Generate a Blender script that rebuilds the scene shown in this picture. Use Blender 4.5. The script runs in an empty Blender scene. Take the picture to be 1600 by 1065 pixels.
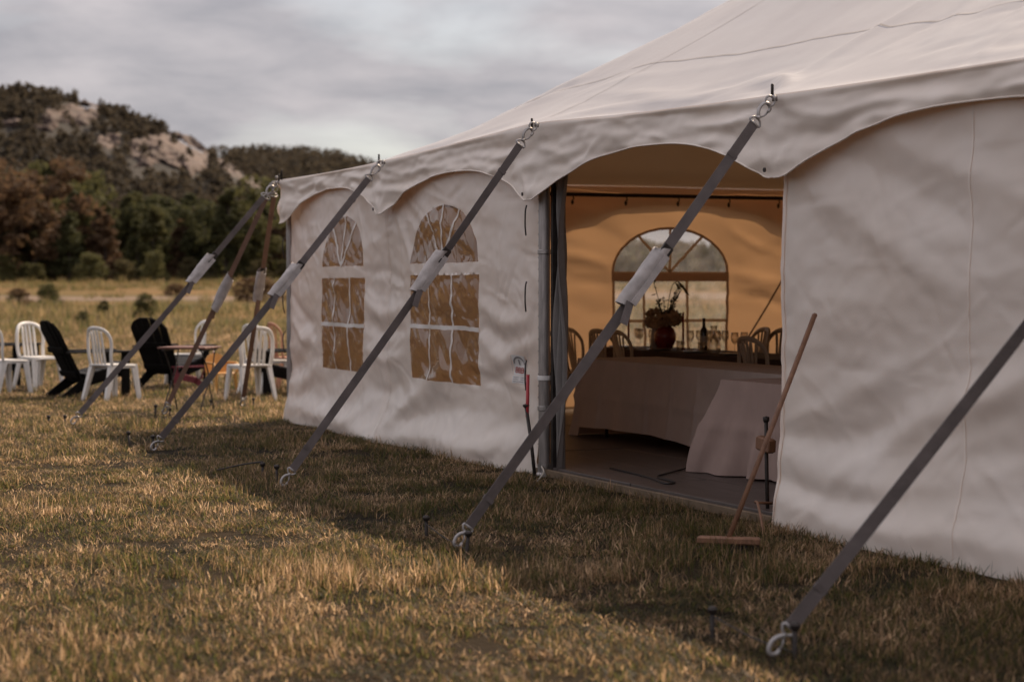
import bpy, bmesh, math, random
import numpy as np
from mathutils import Vector, Matrix, Quaternion
from mathutils.geometry import delaunay_2d_cdt
R = math.radians
sc = bpy.context.scene
COL = sc.collection
random.seed(7)
RNG = np.random.default_rng(11)

# ------------------------------------------------------------------ camera, sky, sun, exposure
cam_d = bpy.data.cameras.new('camera'); cam = bpy.data.objects.new('camera', cam_d); COL.objects.link(cam)
cam.location = (0, 0, 1.42); cam.rotation_euler = (R(90 - 1.766), 0, 0)
cam_d.sensor_width = 36; cam_d.lens = 67.5; cam_d.clip_end = 6000; cam_d.clip_start = 0.1
cam_d.dof.use_dof = True; cam_d.dof.focus_distance = 12.5; cam_d.dof.aperture_fstop = 2.3
sc.camera = cam

CORNER = np.array([-2.278, 19.606])                 # near-left corner of the tent on the ground
THETA = R(-65.793)
U = np.array([math.cos(THETA), math.sin(THETA)]); N = np.array([-U[1], U[0]])
SUN_EL = R(42.5)
SH = N * math.cos(R(33)) - U * math.sin(R(33))
SUN = Vector((SH[0] * math.cos(SUN_EL), SH[1] * math.cos(SUN_EL), math.sin(SUN_EL)))

world = bpy.data.worlds.new('World'); sc.world = world; world.use_nodes = True
wn = world.node_tree.nodes; wl = world.node_tree.links
for n_ in list(wn): wn.remove(n_)
w_out = wn.new('ShaderNodeOutputWorld'); w_bg = wn.new('ShaderNodeBackground')
sky = wn.new('ShaderNodeTexSky'); sky.sky_type = 'NISHITA'; sky.sun_disc = False
sky.sun_elevation = SUN_EL; sky.sun_rotation = math.atan2(SUN.x, SUN.y); sky.dust_density = 2.0; sky.air_density = 1.0
w_bg.inputs['Strength'].default_value = 0.105
tc = wn.new('ShaderNodeTexCoord')
sep = wn.new('ShaderNodeSeparateXYZ'); wl.new(tc.outputs['Generated'], sep.inputs[0])
zz = wn.new('ShaderNodeMath'); zz.operation = 'MAXIMUM'; zz.inputs[1].default_value = 0.0; wl.new(sep.outputs['Z'], zz.inputs[0])
za = wn.new('ShaderNodeMath'); za.operation = 'ADD'; za.inputs[1].default_value = 0.16; wl.new(zz.outputs[0], za.inputs[0])
dx = wn.new('ShaderNodeMath'); dx.operation = 'DIVIDE'; wl.new(sep.outputs['X'], dx.inputs[0]); wl.new(za.outputs[0], dx.inputs[1])
dy = wn.new('ShaderNodeMath'); dy.operation = 'DIVIDE'; wl.new(sep.outputs['Y'], dy.inputs[0]); wl.new(za.outputs[0], dy.inputs[1])
cb = wn.new('ShaderNodeCombineXYZ'); wl.new(dx.outputs[0], cb.inputs['X']); wl.new(dy.outputs[0], cb.inputs['Y'])
def wnoise(scale, detail, rough, dist, off):
    mp = wn.new('ShaderNodeMapping'); mp.inputs['Location'].default_value = off; mp.inputs['Scale'].default_value = (1, 0.9, 1)
    wl.new(cb.outputs[0], mp.inputs['Vector'])
    nz = wn.new('ShaderNodeTexNoise'); nz.inputs['Scale'].default_value = scale; nz.inputs['Detail'].default_value = detail
    nz.inputs['Roughness'].default_value = rough; nz.inputs['Distortion'].default_value = dist
    wl.new(mp.outputs[0], nz.inputs['Vector']); return nz
n1 = wnoise(1.5, 5, 0.50, 0.2, (3.1, 1.7, 0)); n2 = wnoise(3.2, 7, 0.55, 0.2, (8.4, 5.2, 0))
r1 = wn.new('ShaderNodeValToRGB'); wl.new(n1.outputs['Fac'], r1.inputs[0])
r1.color_ramp.elements[0].position = 0.24; r1.color_ramp.elements[0].color = (0.0, 0.0, 0.0, 1)
r1.color_ramp.elements[1].position = 0.50; r1.color_ramp.elements[1].color = (0.94, 0.94, 0.94, 1)
r2 = wn.new('ShaderNodeValToRGB'); wl.new(n2.outputs['Fac'], r2.inputs[0])   # lit and shaded cloud
r2.color_ramp.elements[0].position = 0.32; r2.color_ramp.elements[0].color = (3.55, 3.45, 3.75, 1)
r2.color_ramp.elements[1].position = 0.66; r2.color_ramp.elements[1].color = (5.6, 5.2, 5.35, 1)
hs = wn.new('ShaderNodeHueSaturation'); hs.inputs['Saturation'].default_value = 0.5; hs.inputs['Value'].default_value = 1.0
wl.new(sky.outputs[0], hs.inputs['Color'])
mx = wn.new('ShaderNodeMix'); mx.data_type = 'RGBA'
wl.new(r1.outputs[0], mx.inputs['Factor']); wl.new(hs.outputs[0], mx.inputs[6])
zg = wn.new('ShaderNodeMath'); zg.operation = 'MULTIPLY_ADD'; zg.inputs[1].default_value = 1.15; zg.inputs[2].default_value = 0.80; wl.new(zz.outputs[0], zg.inputs[0])   # cloud cover grows brighter towards the zenith
cs_ = wn.new('ShaderNodeVectorMath'); cs_.operation = 'SCALE'; wl.new(r2.outputs[0], cs_.inputs[0]); wl.new(zg.outputs[0], cs_.inputs['Scale']); wl.new(cs_.outputs[0], mx.inputs[7])
wl.new(mx.outputs[2], w_bg.inputs['Color']); wl.new(w_bg.outputs[0], w_out.inputs['Surface'])

sun_d = bpy.data.lights.new('sun', 'SUN'); sun_o = bpy.data.objects.new('sun', sun_d); COL.objects.link(sun_o)
sun_d.energy = 4.9; sun_d.angle = R(0.6); sun_d.color = (1.0, 0.80, 0.58)
sun_o.rotation_euler = SUN.to_track_quat('Z', 'Y').to_euler(); sun_o.location = (10, 16, 30)
sc.view_settings.view_transform = 'Standard'; sc.view_settings.look = 'None'
sc.view_settings.exposure = 0.13; sc.view_settings.gamma = 1.0; sc.view_settings.use_curve_mapping = False
sc.render.engine = 'CYCLES'; cy = sc.cycles
cy.use_denoising = True; cy.max_bounces = 8; cy.diffuse_bounces = 4; cy.glossy_bounces = 3; cy.transmission_bounces = 6
cy.transparent_max_bounces = 14; cy.caustics_reflective = False; cy.caustics_refractive = False; cy.sample_clamp_indirect = 6

# ------------------------------------------------------------------ numpy noise
def _hash(ix, iy, seed):
    h = (ix.astype(np.int64) * 374761393 + iy.astype(np.int64) * 668265263 + seed * 1442695041) & 0x7fffffff
    h = ((h ^ (h >> 13)) * 1274126177) & 0x7fffffff
    return (h ^ (h >> 16)) & 0xffff
def perlin(x, y, seed=0):
    x = np.asarray(x, float); y = np.asarray(y, float)
    x, y = np.broadcast_arrays(x, y)
    ix = np.floor(x).astype(np.int64); iy = np.floor(y).astype(np.int64)
    fx = x - ix; fy = y - iy
    u_ = fx * fx * fx * (fx * (fx * 6 - 15) + 10); v_ = fy * fy * fy * (fy * (fy * 6 - 15) + 10)
    def g(ax, ay, px, py):
        a = _hash(ax, ay, seed) / 65536.0 * 2 * math.pi
        return np.cos(a) * px + np.sin(a) * py
    n00 = g(ix, iy, fx, fy); n10 = g(ix + 1, iy, fx - 1, fy)
    n01 = g(ix, iy + 1, fx, fy - 1); n11 = g(ix + 1, iy + 1, fx - 1, fy - 1)
    return 1.5 * ((n00 * (1 - u_) + n10 * u_) * (1 - v_) + (n01 * (1 - u_) + n11 * u_) * v_)
def fbm(x, y, seed=0, oct=4, gain=0.5):
    a = 1.0; t = 0.0; f = 1.0
    for k in range(oct):
        t = t + a * perlin(np.asarray(x) * f, np.asarray(y) * f, seed + k * 17); a *= gain; f *= 2.03
    return t
def sstep(a, b, x):
    t = np.clip((np.asarray(x, float) - a) / (b - a), 0, 1); return t * t * (3 - 2 * t)

# ------------------------------------------------------------------ mesh helpers
def catmull(pts, k=6):
    P = [Vector(p) for p in pts]; out = []
    P = [P[0] * 2 - P[1]] + P + [P[-1] * 2 - P[-2]]
    for i in range(1, len(P) - 2):
        a, b, c, d = P[i - 1:i + 3]
        for j in range(k):
            t = j / k
            out.append(0.5 * ((2 * b) + (c - a) * t + (2 * a - 5 * b + 4 * c - d) * t * t + (3 * b - a - 3 * c + d) * t ** 3))
    out.append(P[-2]); return out

class MB:
    def __init__(s): s.v = []; s.f = []
    def add(s, v, f):
        o = len(s.v); s.v += [tuple(p) for p in v]; s.f += [tuple(i + o for i in q) for q in f]; return s
    def box(s, c, size, rot=None, taper=1.0, bev=0.0):
        hx, hy, hz = (k / 2 for k in size); M = rot if rot is not None else Matrix.Identity(3); c = Vector(c)
        if bev > 0:
            b = min(bev, hx * .9, hy * .9, hz * .9); vs = []
            for z in (-hz, -hz + b, hz - b, hz):
                e = b if abs(z) == hz else 0
                ex, ey = hx - e, hy - e
                for (x, y) in ((-ex, -ey + b * .6), (-ex + b * .6, -ey), (ex - b * .6, -ey), (ex, -ey + b * .6), (ex, ey - b * .6), (ex - b * .6, ey), (-ex + b * .6, ey), (-ex, ey - b * .6)):
                    vs.append(c + M @ Vector((x, y, z)))
            fs = [tuple(range(7, -1, -1)), tuple(range(24, 32))]
            for r_ in range(3):
                for i in range(8):
                    j = (i + 1) % 8; fs.append((r_ * 8 + i, r_ * 8 + j, r_ * 8 + 8 + j, r_ * 8 + 8 + i))
            return s.add(vs, fs)
        vs = []
        for z, k in ((-hz, 1.0), (hz, taper)):
            for x, y in ((-1, -1), (1, -1), (1, 1), (-1, 1)): vs.append(c + M @ Vector((x * hx * k, y * hy * k, z)))
        return s.add(vs, [(3, 2, 1, 0), (4, 5, 6, 7), (0, 1, 5, 4), (1, 2, 6, 5), (2, 3, 7, 6), (3, 0, 4, 7)])
    def bar(s, p0, p1, w, h, up=(0, 0, 1), w1=None, h1=None):
        p0 = Vector(p0); p1 = Vector(p1); d = (p1 - p0).normalized(); up = Vector(up)
        a = d.cross(up)
        if a.length < 1e-4: a = d.cross(Vector((1, 0, 0)))
        a.normalize(); b = a.cross(d)
        w1 = w if w1 is None else w1; h1 = h if h1 is None else h1; vs = []
        for p, ww, hh in ((p0, w, h), (p1, w1, h1)):
            for i, j in ((-1, -1), (1, -1), (1, 1), (-1, 1)): vs.append(p + a * (i * ww / 2) + b * (j * hh / 2))
        return s.add(vs, [(0, 1, 2, 3), (7, 6, 5, 4), (4, 5, 1, 0), (5, 6, 2, 1), (6, 7, 3, 2), (7, 4, 0, 3)])
    def tube(s, pts, r, n=8, flat=1.0, up=(0, 0, 1), closed=False, cap=True):
        P = [Vector(p) for p in pts]; m = len(P)
        rr = r if isinstance(r, (list, tuple)) else [r] * m
        vs = []; fs = []; prev = Vector(up)
        for i, p in enumerate(P):
            if closed: d = P[(i + 1) % m] - P[i - 1]
            else: d = P[min(i + 1, m - 1)] - P[max(i - 1, 0)]
            d.normalize(); a = d.cross(prev)
            if a.length < 1e-3: a = d.cross(Vector((1, 0.2, 0)))
            a.normalize(); b = a.cross(d); b.normalize(); prev = b
            for k in range(n):
                t = 2 * math.pi * (k + .5) / n
                vs.append(p + a * (math.cos(t) * rr[i]) + b * (math.sin(t) * rr[i] * flat))
        for i in range(m if closed else m - 1):
            j = (i + 1) % m
            for k in range(n):
                l = (k + 1) % n; fs.append((i * n + k, i * n + l, j * n + l, j * n + k))
        if cap and not closed: fs += [tuple(range(n - 1, -1, -1)), tuple(range((m - 1) * n, m * n))]
        return s.add(vs, fs)
    def lathe(s, prof, n=16, c=(0, 0, 0), M=None):
        c = Vector(c); M = M or Matrix.Identity(3); vs = []; fs = []
        for r_, z in prof:
            for k in range(n):
                t = 2 * math.pi * k / n; vs.append(c + M @ Vector((r_ * math.cos(t), r_ * math.sin(t), z)))
        for i in range(len(prof) - 1):
            for k in range(n):
                l = (k + 1) % n; fs.append((i * n + k, i * n + l, (i + 1) * n + l, (i + 1) * n + k))
        if prof[0][0] > 1e-4: fs.append(tuple(range(n - 1, -1, -1)))
        if prof[-1][0] > 1e-4: fs.append(tuple(range((len(prof) - 1) * n, len(prof) * n)))
        return s.add(vs, fs)
    def build(s, name, mat, parent=None, smooth=False):
        return mesh_obj(name, s.v, s.f, mat, parent, smooth)

def mesh_obj(name, v, f, mat, parent=None, smooth=False, auto=None):
    me = bpy.data.meshes.new(name); me.from_pydata([tuple(map(float, p)) for p in v], [], f); me.update()
    if mat is not None: me.materials.append(mat)
    if smooth: me.polygons.foreach_set('use_smooth', [True] * len(me.polygons))
    o = bpy.data.objects.new(name, me); COL.objects.link(o); o.parent = parent
    if smooth == 'auto':
        for e in me.edges: pass
        me.set_sharp_from_angle(angle=R(35))
    return o
def tag(o, label=None, cat=None, group=None, kind=None):
    if label: o['label'] = label
    if cat: o['category'] = cat
    if group: o['group'] = group
    if kind: o['kind'] = kind
    return o
def thing(name, label, cat, loc=(0, 0, 0), rz=0.0, group=None):
    o = bpy.data.objects.new(name, None); COL.objects.link(o); o.location = loc; o.rotation_euler = (0, 0, rz)
    o.empty_display_size = .1
    return tag(o, label, cat, group)
def copy_tree(o, parent=None):
    c = o.copy(); COL.objects.link(c); c.parent = parent
    for ch in list(o.children): copy_tree(ch, c)
    return c
def place(o, loc, rz, label=None, group=None, scale=None):
    o.location = loc; o.rotation_euler = (0, 0, rz)
    if scale: o.scale = scale if not isinstance(scale, (int, float)) else (scale,) * 3
    return tag(o, label, None, group)
def L2W(s, t, z=0.0):
    q = CORNER + U * s + N * t; return Vector((q[0], q[1], z))

# ------------------------------------------------------------------ materials
def mat(name, col, rough=0.6, var=0.0, vscale=4.0, col2=None, bump=0.0, bscale=60.0, metal=0.0, coord='Object', spec=0.5, stretch=(1, 1, 1), detail=4):
    m = bpy.data.materials.new(name); m.use_nodes = True; nt = m.node_tree; n = nt.nodes; l = nt.links
    p = n['Principled BSDF']; p.inputs['Roughness'].default_value = rough; p.inputs['Metallic'].default_value = metal
    p.inputs['Specular IOR Level'].default_value = spec
    p.inputs['Base Color'].default_value = (*col, 1)
    t = n.new('ShaderNodeTexCoord'); mp = n.new('ShaderNodeMapping'); mp.inputs['Scale'].default_value = stretch
    l.new(t.outputs[coord], mp.inputs[0])
    if var > 0 or col2:
        z = n.new('ShaderNodeTexNoise'); z.inputs['Scale'].default_value = vscale; z.inputs['Detail'].default_value = detail; z.inputs['Roughness'].default_value = .62
        l.new(mp.outputs[0], z.inputs['Vector'])
        r = n.new('ShaderNodeValToRGB'); l.new(z.outputs['Fac'], r.inputs[0])
        c2 = col2 or tuple(c * (1 - var) for c in col); c1 = col if col2 else tuple(min(1, c * (1 + var * .6)) for c in col)
        r.color_ramp.elements[0].position = .33; r.color_ramp.elements[0].color = (*c2, 1)
        r.color_ramp.elements[1].position = .67; r.color_ramp.elements[1].color = (*c1, 1)
        l.new(r.outputs[0], p.inputs['Base Color'])
    if bump > 0:
        z = n.new('ShaderNodeTexNoise'); z.inputs['Scale'].default_value = bscale; z.inputs['Detail'].default_value = 3
        l.new(mp.outputs[0], z.inputs['Vector'])
        b = n.new('ShaderNodeBump'); b.inputs['Strength'].default_value = bump; b.inputs['Distance'].default_value = .01
        l.new(z.outputs['Fac'], b.inputs['Height']); l.new(b.outputs[0], p.inputs['Normal'])
    return m
def add_translucent(m, col, fac):
    nt = m.node_tree; n = nt.nodes; l = nt.links; p = n['Principled BSDF']; out = [k for k in n if k.type == 'OUTPUT_MATERIAL'][0]
    tr = n.new('ShaderNodeBsdfTranslucent'); tr.inputs[0].default_value = (*col, 1)
    mixs = n.new('ShaderNodeMixShader'); mixs.inputs[0].default_value = fac
    l.new(p.outputs[0], mixs.inputs[1]); l.new(tr.outputs[0], mixs.inputs[2]); l.new(mixs.outputs[0], out.inputs['Surface'])
    return m
def vinyl(name, col, col2, fac, rough=.38):
    m = mat(name, col, rough, col2=col2, vscale=1.3, bump=.12, bscale=7.0, detail=6)
    return add_translucent(m, (1.0, .56, .27), fac)
M = {}
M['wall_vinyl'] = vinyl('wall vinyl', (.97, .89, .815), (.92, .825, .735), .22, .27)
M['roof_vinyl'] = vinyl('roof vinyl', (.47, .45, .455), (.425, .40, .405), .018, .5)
M['valance_vinyl'] = vinyl('valance vinyl', (.94, .85, .775), (.85, .75, .66), .08, .45)
M['bar_vinyl'] = vinyl('window bar vinyl', (.82, .77, .73), (.76, .71, .67), .12)
M['bar_thick'] = vinyl('doubled window band', (.60, .50, .43), (.52, .43, .36), .055)
M['hem'] = mat('grey hem', (.20, .18, .17), .6, .2)
M['webbing'] = mat('grey webbing', (.145, .120, .115), .8, .25, 6, bump=.4, bscale=180, stretch=(1, 1, 1))
M['webbing_brown'] = mat('brown webbing', (.20, .115, .08), .8, .25, 6, bump=.4, bscale=180)
M['sleeve'] = mat('ratchet sleeve', (.47, .425, .41), .55, .25, 9, bump=.35, bscale=28)
M['steel'] = mat('galvanised steel', (.42, .39, .375), .42, .3, 14, metal=.85)
M['hook_white'] = mat('zinc hook', (.44, .41, .40), .5, .25, 20, metal=.25)
M['iron'] = mat('dark iron', (.045, .036, .032), .55, .4, 18, metal=.5, bump=.3)
M['alu'] = mat('aluminium tube', (.30, .27, .255), .45, .3, 8, metal=.55, stretch=(6, 6, .7))
M['rope'] = mat('dark rope', (.05, .04, .037), .85, .3)
M['cord'] = mat('pale cord', (.45, .40, .34), .8, .2)
M['red_plastic'] = mat('red plastic', (.46, .035, .045), .4, .15)
M['wood'] = mat('broom wood', (.23, .112, .06), .6, col2=(.15, .07, .038), vscale=9, stretch=(4, 4, .5), bump=.2, bscale=40)
M['wood_edge'] = mat('floor edge wood', (.17, .115, .07), .7, .3, 6)
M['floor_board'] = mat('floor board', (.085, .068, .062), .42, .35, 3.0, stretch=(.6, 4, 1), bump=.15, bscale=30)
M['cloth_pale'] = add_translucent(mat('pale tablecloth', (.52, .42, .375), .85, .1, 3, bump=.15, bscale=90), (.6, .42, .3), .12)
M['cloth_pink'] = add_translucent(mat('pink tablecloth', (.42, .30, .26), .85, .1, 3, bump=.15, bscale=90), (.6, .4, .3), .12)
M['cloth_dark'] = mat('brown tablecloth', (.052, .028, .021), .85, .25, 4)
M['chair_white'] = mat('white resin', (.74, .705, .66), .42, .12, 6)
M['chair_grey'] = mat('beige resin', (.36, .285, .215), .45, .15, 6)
M['chair_terracotta'] = mat('terracotta resin', (.48, .23, .14), .5, .15, 6)
M['black_wood'] = mat('black stained wood', (.008, .007, .0065), .8, .35, 8, bump=.2, spec=.08)
M['black_top'] = mat('weathered black wood', (.016, .014, .014), .6, .3, 8, bump=.2, spec=.2)
M['kid_red'] = mat('dark red resin', (.17, .022, .032), .45, .2, 6)
M['kid_orange'] = mat('orange resin', (.62, .30, .075), .5, .15, 6)
M['table_brown'] = mat('brown table slat', (.16, .065, .045), .6, .3, 6)
M['candle'] = mat('red candle', (.40, .028, .016), .5, .1)
M['vase_red'] = mat('red glazed vase', (.17, .014, .016), .18, .2, 6)
M['jar_grey'] = mat('grey jar', (.30, .26, .25), .3, .2)
M['petal'] = mat('pale petals', (.40, .27, .17), .8, .3, 30)
M['leaf'] = mat('bouquet leaf', (.03, .034, .016), .6, .3)
M['bottle'] = mat('wine bottle glass', (.010, .009, .008), .12, .1)
M['paper'] = mat('bottle label', (.45, .42, .38), .7, .1)
M['plate'] = mat('white plate', (.5, .47, .44), .25, .1)
M['box_green'] = mat('green crate', (.022, .045, .026), .6, .3)
M['box_red'] = mat('red crate', (.11, .026, .022), .6, .3)
M['cable'] = mat('black cable', (.012, .010, .010), .6, .1)
M['print_grey'] = mat('grey print', (.22, .20, .20), .6, .1)
M['print_red'] = mat('red print', (.36, .06, .045), .6, .1)
M['print_white'] = mat('white label', (.72, .69, .67), .5, .05)
def glass_mat():
    m = bpy.data.materials.new('drinking glass'); m.use_nodes = True; nt = m.node_tree; n = nt.nodes; l = nt.links
    out = [k for k in n if k.type == 'OUTPUT_MATERIAL'][0]; n.remove(n['Principled BSDF'])
    tr = n.new('ShaderNodeBsdfTransparent'); tr.inputs[0].default_value = (.97, .95, .92, 1)
    gl = n.new('ShaderNodeBsdfGlossy'); gl.inputs['Roughness'].default_value = .08
    lw = n.new('ShaderNodeLayerWeight'); lw.inputs['Blend'].default_value = .35
    z = n.new('ShaderNodeTexNoise'); z.inputs['Scale'].default_value = 25; b = n.new('ShaderNodeBump'); b.inputs['Strength'].default_value = .3
    l.new(z.outputs['Fac'], b.inputs['Height']); l.new(b.outputs[0], gl.inputs['Normal'])
    mm = n.new('ShaderNodeMath'); mm.operation = 'MULTIPLY_ADD'; mm.inputs[1].default_value = .85; mm.inputs[2].default_value = .08; l.new(lw.outputs['Facing'], mm.inputs[0])
    mixs = n.new('ShaderNodeMixShader'); l.new(mm.outputs[0], mixs.inputs[0]); l.new(tr.outputs[0], mixs.inputs[1]); l.new(gl.outputs[0], mixs.inputs[2])
    l.new(mixs.outputs[0], out.inputs['Surface']); return m
M['glass'] = glass_mat()
def film_mat(name, tint, haze, hazecol, gl_gain):
    m = bpy.data.materials.new(name); m.use_nodes = True; nt = m.node_tree; n = nt.nodes; l = nt.links
    out = [k for k in n if k.type == 'OUTPUT_MATERIAL'][0]; n.remove(n['Principled BSDF'])
    tr = n.new('ShaderNodeBsdfTransparent'); tr.inputs[0].default_value = (*tint, 1)
    df = n.new('ShaderNodeBsdfDiffuse'); df.inputs[0].default_value = (*hazecol, 1)
    tl = n.new('ShaderNodeBsdfTranslucent'); tl.inputs[0].default_value = (*hazecol, 1)
    m0 = n.new('ShaderNodeMixShader'); m0.inputs[0].default_value = .5; l.new(df.outputs[0], m0.inputs[1]); l.new(tl.outputs[0], m0.inputs[2])
    t = n.new('ShaderNodeTexCoord'); z = n.new('ShaderNodeTexNoise'); z.inputs['Scale'].default_value = 6; z.inputs['Detail'].default_value = 6
    l.new(t.outputs['Object'], z.inputs['Vector'])
    mr = n.new('ShaderNodeMapRange'); mr.inputs[1].default_value = .3; mr.inputs[2].default_value = .75; mr.inputs[3].default_value = haze * .55; mr.inputs[4].default_value = haze * 1.6
    l.new(z.outputs['Fac'], mr.inputs[0])
    m1 = n.new('ShaderNodeMixShader'); l.new(mr.outputs[0], m1.inputs[0]); l.new(tr.outputs[0], m1.inputs[1]); l.new(m0.outputs[0], m1.inputs[2])
    gl = n.new('ShaderNodeBsdfGlossy'); gl.inputs['Roughness'].default_value = .035
    fr = n.new('ShaderNodeFresnel'); fr.inputs['IOR'].default_value = 1.5
    mm = n.new('ShaderNodeMath'); mm.operation = 'MULTIPLY'; mm.inputs[1].default_value = gl_gain; l.new(fr.outputs[0], mm.inputs[0])
    m2 = n.new('ShaderNodeMixShader'); l.new(mm.outputs[0], m2.inputs[0]); l.new(m1.outputs[0], m2.inputs[1]); l.new(gl.outputs[0], m2.inputs[2])
    l.new(m2.outputs[0], out.inputs['Surface']); return m
M['film'] = film_mat('clear window film', (.36, .335, .31), .10, (.44, .40, .37), 1.5)
M['film_back'] = film_mat('hazy window film', (.90, .87, .83), .22, (.85, .80, .76), .8)

def ground_mat(name='meadow ground'):
    m = bpy.data.materials.new(name); m.use_nodes = True; nt = m.node_tree; n = nt.nodes; l = nt.links
    p = n['Principled BSDF']; p.inputs['Roughness'].default_value = .95; p.inputs['Specular IOR Level'].default_value = .1
    g = n.new('ShaderNodeNewGeometry')
    def nz(scale, st=(1, 1, 1), det=5):
        mp = n.new('ShaderNodeMapping'); mp.inputs['Scale'].default_value = st; l.new(g.outputs['Position'], mp.inputs[0])
        z = n.new('ShaderNodeTexNoise'); z.inputs['Scale'].default_value = scale; z.inputs['Detail'].default_value = det; z.inputs['Roughness'].default_value = .6
        l.new(mp.outputs[0], z.inputs['Vector']); return z
    def ramp(src, stops):
        r = n.new('ShaderNodeValToRGB'); l.new(src, r.inputs[0]); e = r.color_ramp.elements
        while len(e) < len(stops): e.new(.5)
        for k, (ps, c) in enumerate(stops): e[k].position = ps; e[k].color = (*c, 1)
        return r
    a = ramp(nz(.9).outputs['Fac'], [(.30, (.012, .011, .005)), (.45, (.024, .017, .009)), (.58, (.038, .025, .013)), (.75, (.055, .037, .02))])
    b = ramp(nz(.05, (.35, 1.6, 1)).outputs['Fac'], [(.34, (.075, .078, .026)), (.47, (.17, .115, .045)), (.58, (.24, .135, .06)), (.72, (.115, .11, .04))])
    sx = n.new('ShaderNodeSeparateXYZ'); l.new(g.outputs['Position'], sx.inputs[0])
    mr = n.new('ShaderNodeMapRange'); mr.inputs[1].default_value = 35; mr.inputs[2].default_value = 70; l.new(sx.outputs['Y'], mr.inputs[0])
    mxx = n.new('ShaderNodeMix'); mxx.data_type = 'RGBA'; l.new(mr.outputs[0], mxx.inputs['Factor']); l.new(a.outputs[0], mxx.inputs[6]); l.new(b.outputs[0], mxx.inputs[7])
    f = ramp(nz(3.5, (1, 1, 1), 8).outputs['Fac'], [(.3, (.55, .55, .55)), (.7, (1.25, 1.25, 1.25))])
    mu = n.new('ShaderNodeMix'); mu.data_type = 'RGBA'; mu.blend_type = 'MULTIPLY'; mu.inputs['Factor'].default_value = 1
    l.new(mxx.outputs[2], mu.inputs[6]); l.new(f.outputs[0], mu.inputs[7]); l.new(mu.outputs[2], p.inputs['Base Color'])
    bz = nz(30, (1, 1, 1), 4); bp = n.new('ShaderNodeBump'); bp.inputs['Strength'].default_value = .8; bp.inputs['Distance'].default_value = .04
    l.new(bz.outputs['Fac'], bp.inputs['Height']); l.new(bp.outputs[0], p.inputs['Normal'])
    return m
M['ground'] = ground_mat()
def blade_mat(name, stops, scale, transl=.5):
    """grass: patchy by place (dry straw against green) plus each blade's own tone"""
    m = bpy.data.materials.new(name); m.use_nodes = True; nt = m.node_tree; n = nt.nodes; l = nt.links
    p = n['Principled BSDF']; p.inputs['Roughness'].default_value = .55; p.inputs['Specular IOR Level'].default_value = .25
    out = [k for k in n if k.type == 'OUTPUT_MATERIAL'][0]
    g = n.new('ShaderNodeNewGeometry'); z = n.new('ShaderNodeTexNoise'); z.inputs['Scale'].default_value = scale; z.inputs['Detail'].default_value = 4; z.inputs['Roughness'].default_value = .6
    l.new(g.outputs['Position'], z.inputs['Vector'])
    at = n.new('ShaderNodeAttribute'); at.attribute_name = 'tone'
    ma = n.new('ShaderNodeMath'); ma.operation = 'MULTIPLY_ADD'; ma.inputs[1].default_value = .62; l.new(at.outputs['Fac'], ma.inputs[0])
    mb_ = n.new('ShaderNodeMath'); mb_.operation = 'MULTIPLY_ADD'; mb_.inputs[1].default_value = 1.0; mb_.inputs[2].default_value = -.31; l.new(z.outputs['Fac'], mb_.inputs[0])
    l.new(mb_.outputs[0], ma.inputs[2])
    r = n.new('ShaderNodeValToRGB'); l.new(ma.outputs[0], r.inputs[0]); e = r.color_ramp.elements
    while len(e) < len(stops): e.new(.5)
    for k, (ps, c) in enumerate(stops): e[k].position = ps; e[k].color = (*c, 1)
    def tint(k):
        vm = n.new('ShaderNodeVectorMath'); vm.operation = 'SCALE'; vm.inputs['Scale'].default_value = k; l.new(r.outputs[0], vm.inputs[0]); return vm.outputs[0]
    l.new(tint(.30), p.inputs['Base Color'])
    tr = n.new('ShaderNodeBsdfTranslucent'); l.new(tint(1.95), tr.inputs[0])
    mixs = n.new('ShaderNodeMixShader'); mixs.inputs[0].default_value = transl
    l.new(p.outputs[0], mixs.inputs[1]); l.new(tr.outputs[0], mixs.inputs[2]); l.new(mixs.outputs[0], out.inputs['Surface'])
    return m
M['grass'] = blade_mat('turf blades', [(.15, (.056, .064, .016)), (.40, (.10, .096, .030)), (.54, (.17, .115, .053)), (.68, (.33, .21, .115)), (.86, (.62, .43, .27))], 1.5)
M['weeds'] = blade_mat('meadow weeds', [(.22, (.055, .068, .022)), (.45, (.10, .10, .036)), (.62, (.20, .14, .06)), (.85, (.34, .24, .14))], .16)
def foliage(name, c1, c2):
    m = mat(name, c1, .75, col2=c2, vscale=.55, coord='Object', spec=.15)
    nt = m.node_tree; n = nt.nodes; l = nt.links; p = n['Principled BSDF']
    src = p.inputs['Base Color'].links[0].from_socket
    oi = n.new('ShaderNodeObjectInfo'); mr = n.new('ShaderNodeMapRange'); mr.inputs[3].default_value = .65; mr.inputs[4].default_value = 1.35; l.new(oi.outputs['Random'], mr.inputs[0])
    mu = n.new('ShaderNodeMix'); mu.data_type = 'RGBA'; mu.blend_type = 'MULTIPLY'; mu.inputs['Factor'].default_value = 1
    l.new(src, mu.inputs[6]); l.new(mr.outputs[0], mu.inputs[7]); l.new(mu.outputs[2], p.inputs['Base Color'])
    return add_translucent(m, tuple(c * 1.1 for c in c1), .4)
M['fol_dark'] = foliage('dark foliage', (.080, .080, .036), (.046, .046, .022))
M['fol_green'] = foliage('green foliage', (.115, .108, .044), (.066, .062, .028))
M['fol_rust'] = foliage('rusty foliage', (.145, .090, .052), (.088, .058, .036))
M['fol_olive'] = foliage('olive foliage', (.125, .102, .048), (.066, .056, .028))
M['fol_hill'] = foliage('hill forest', (.10, .080, .055), (.058, .048, .036))
M['bark'] = mat('bark', (.075, .055, .042), .9, .4, 5, bump=.5, bscale=20)
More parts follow.
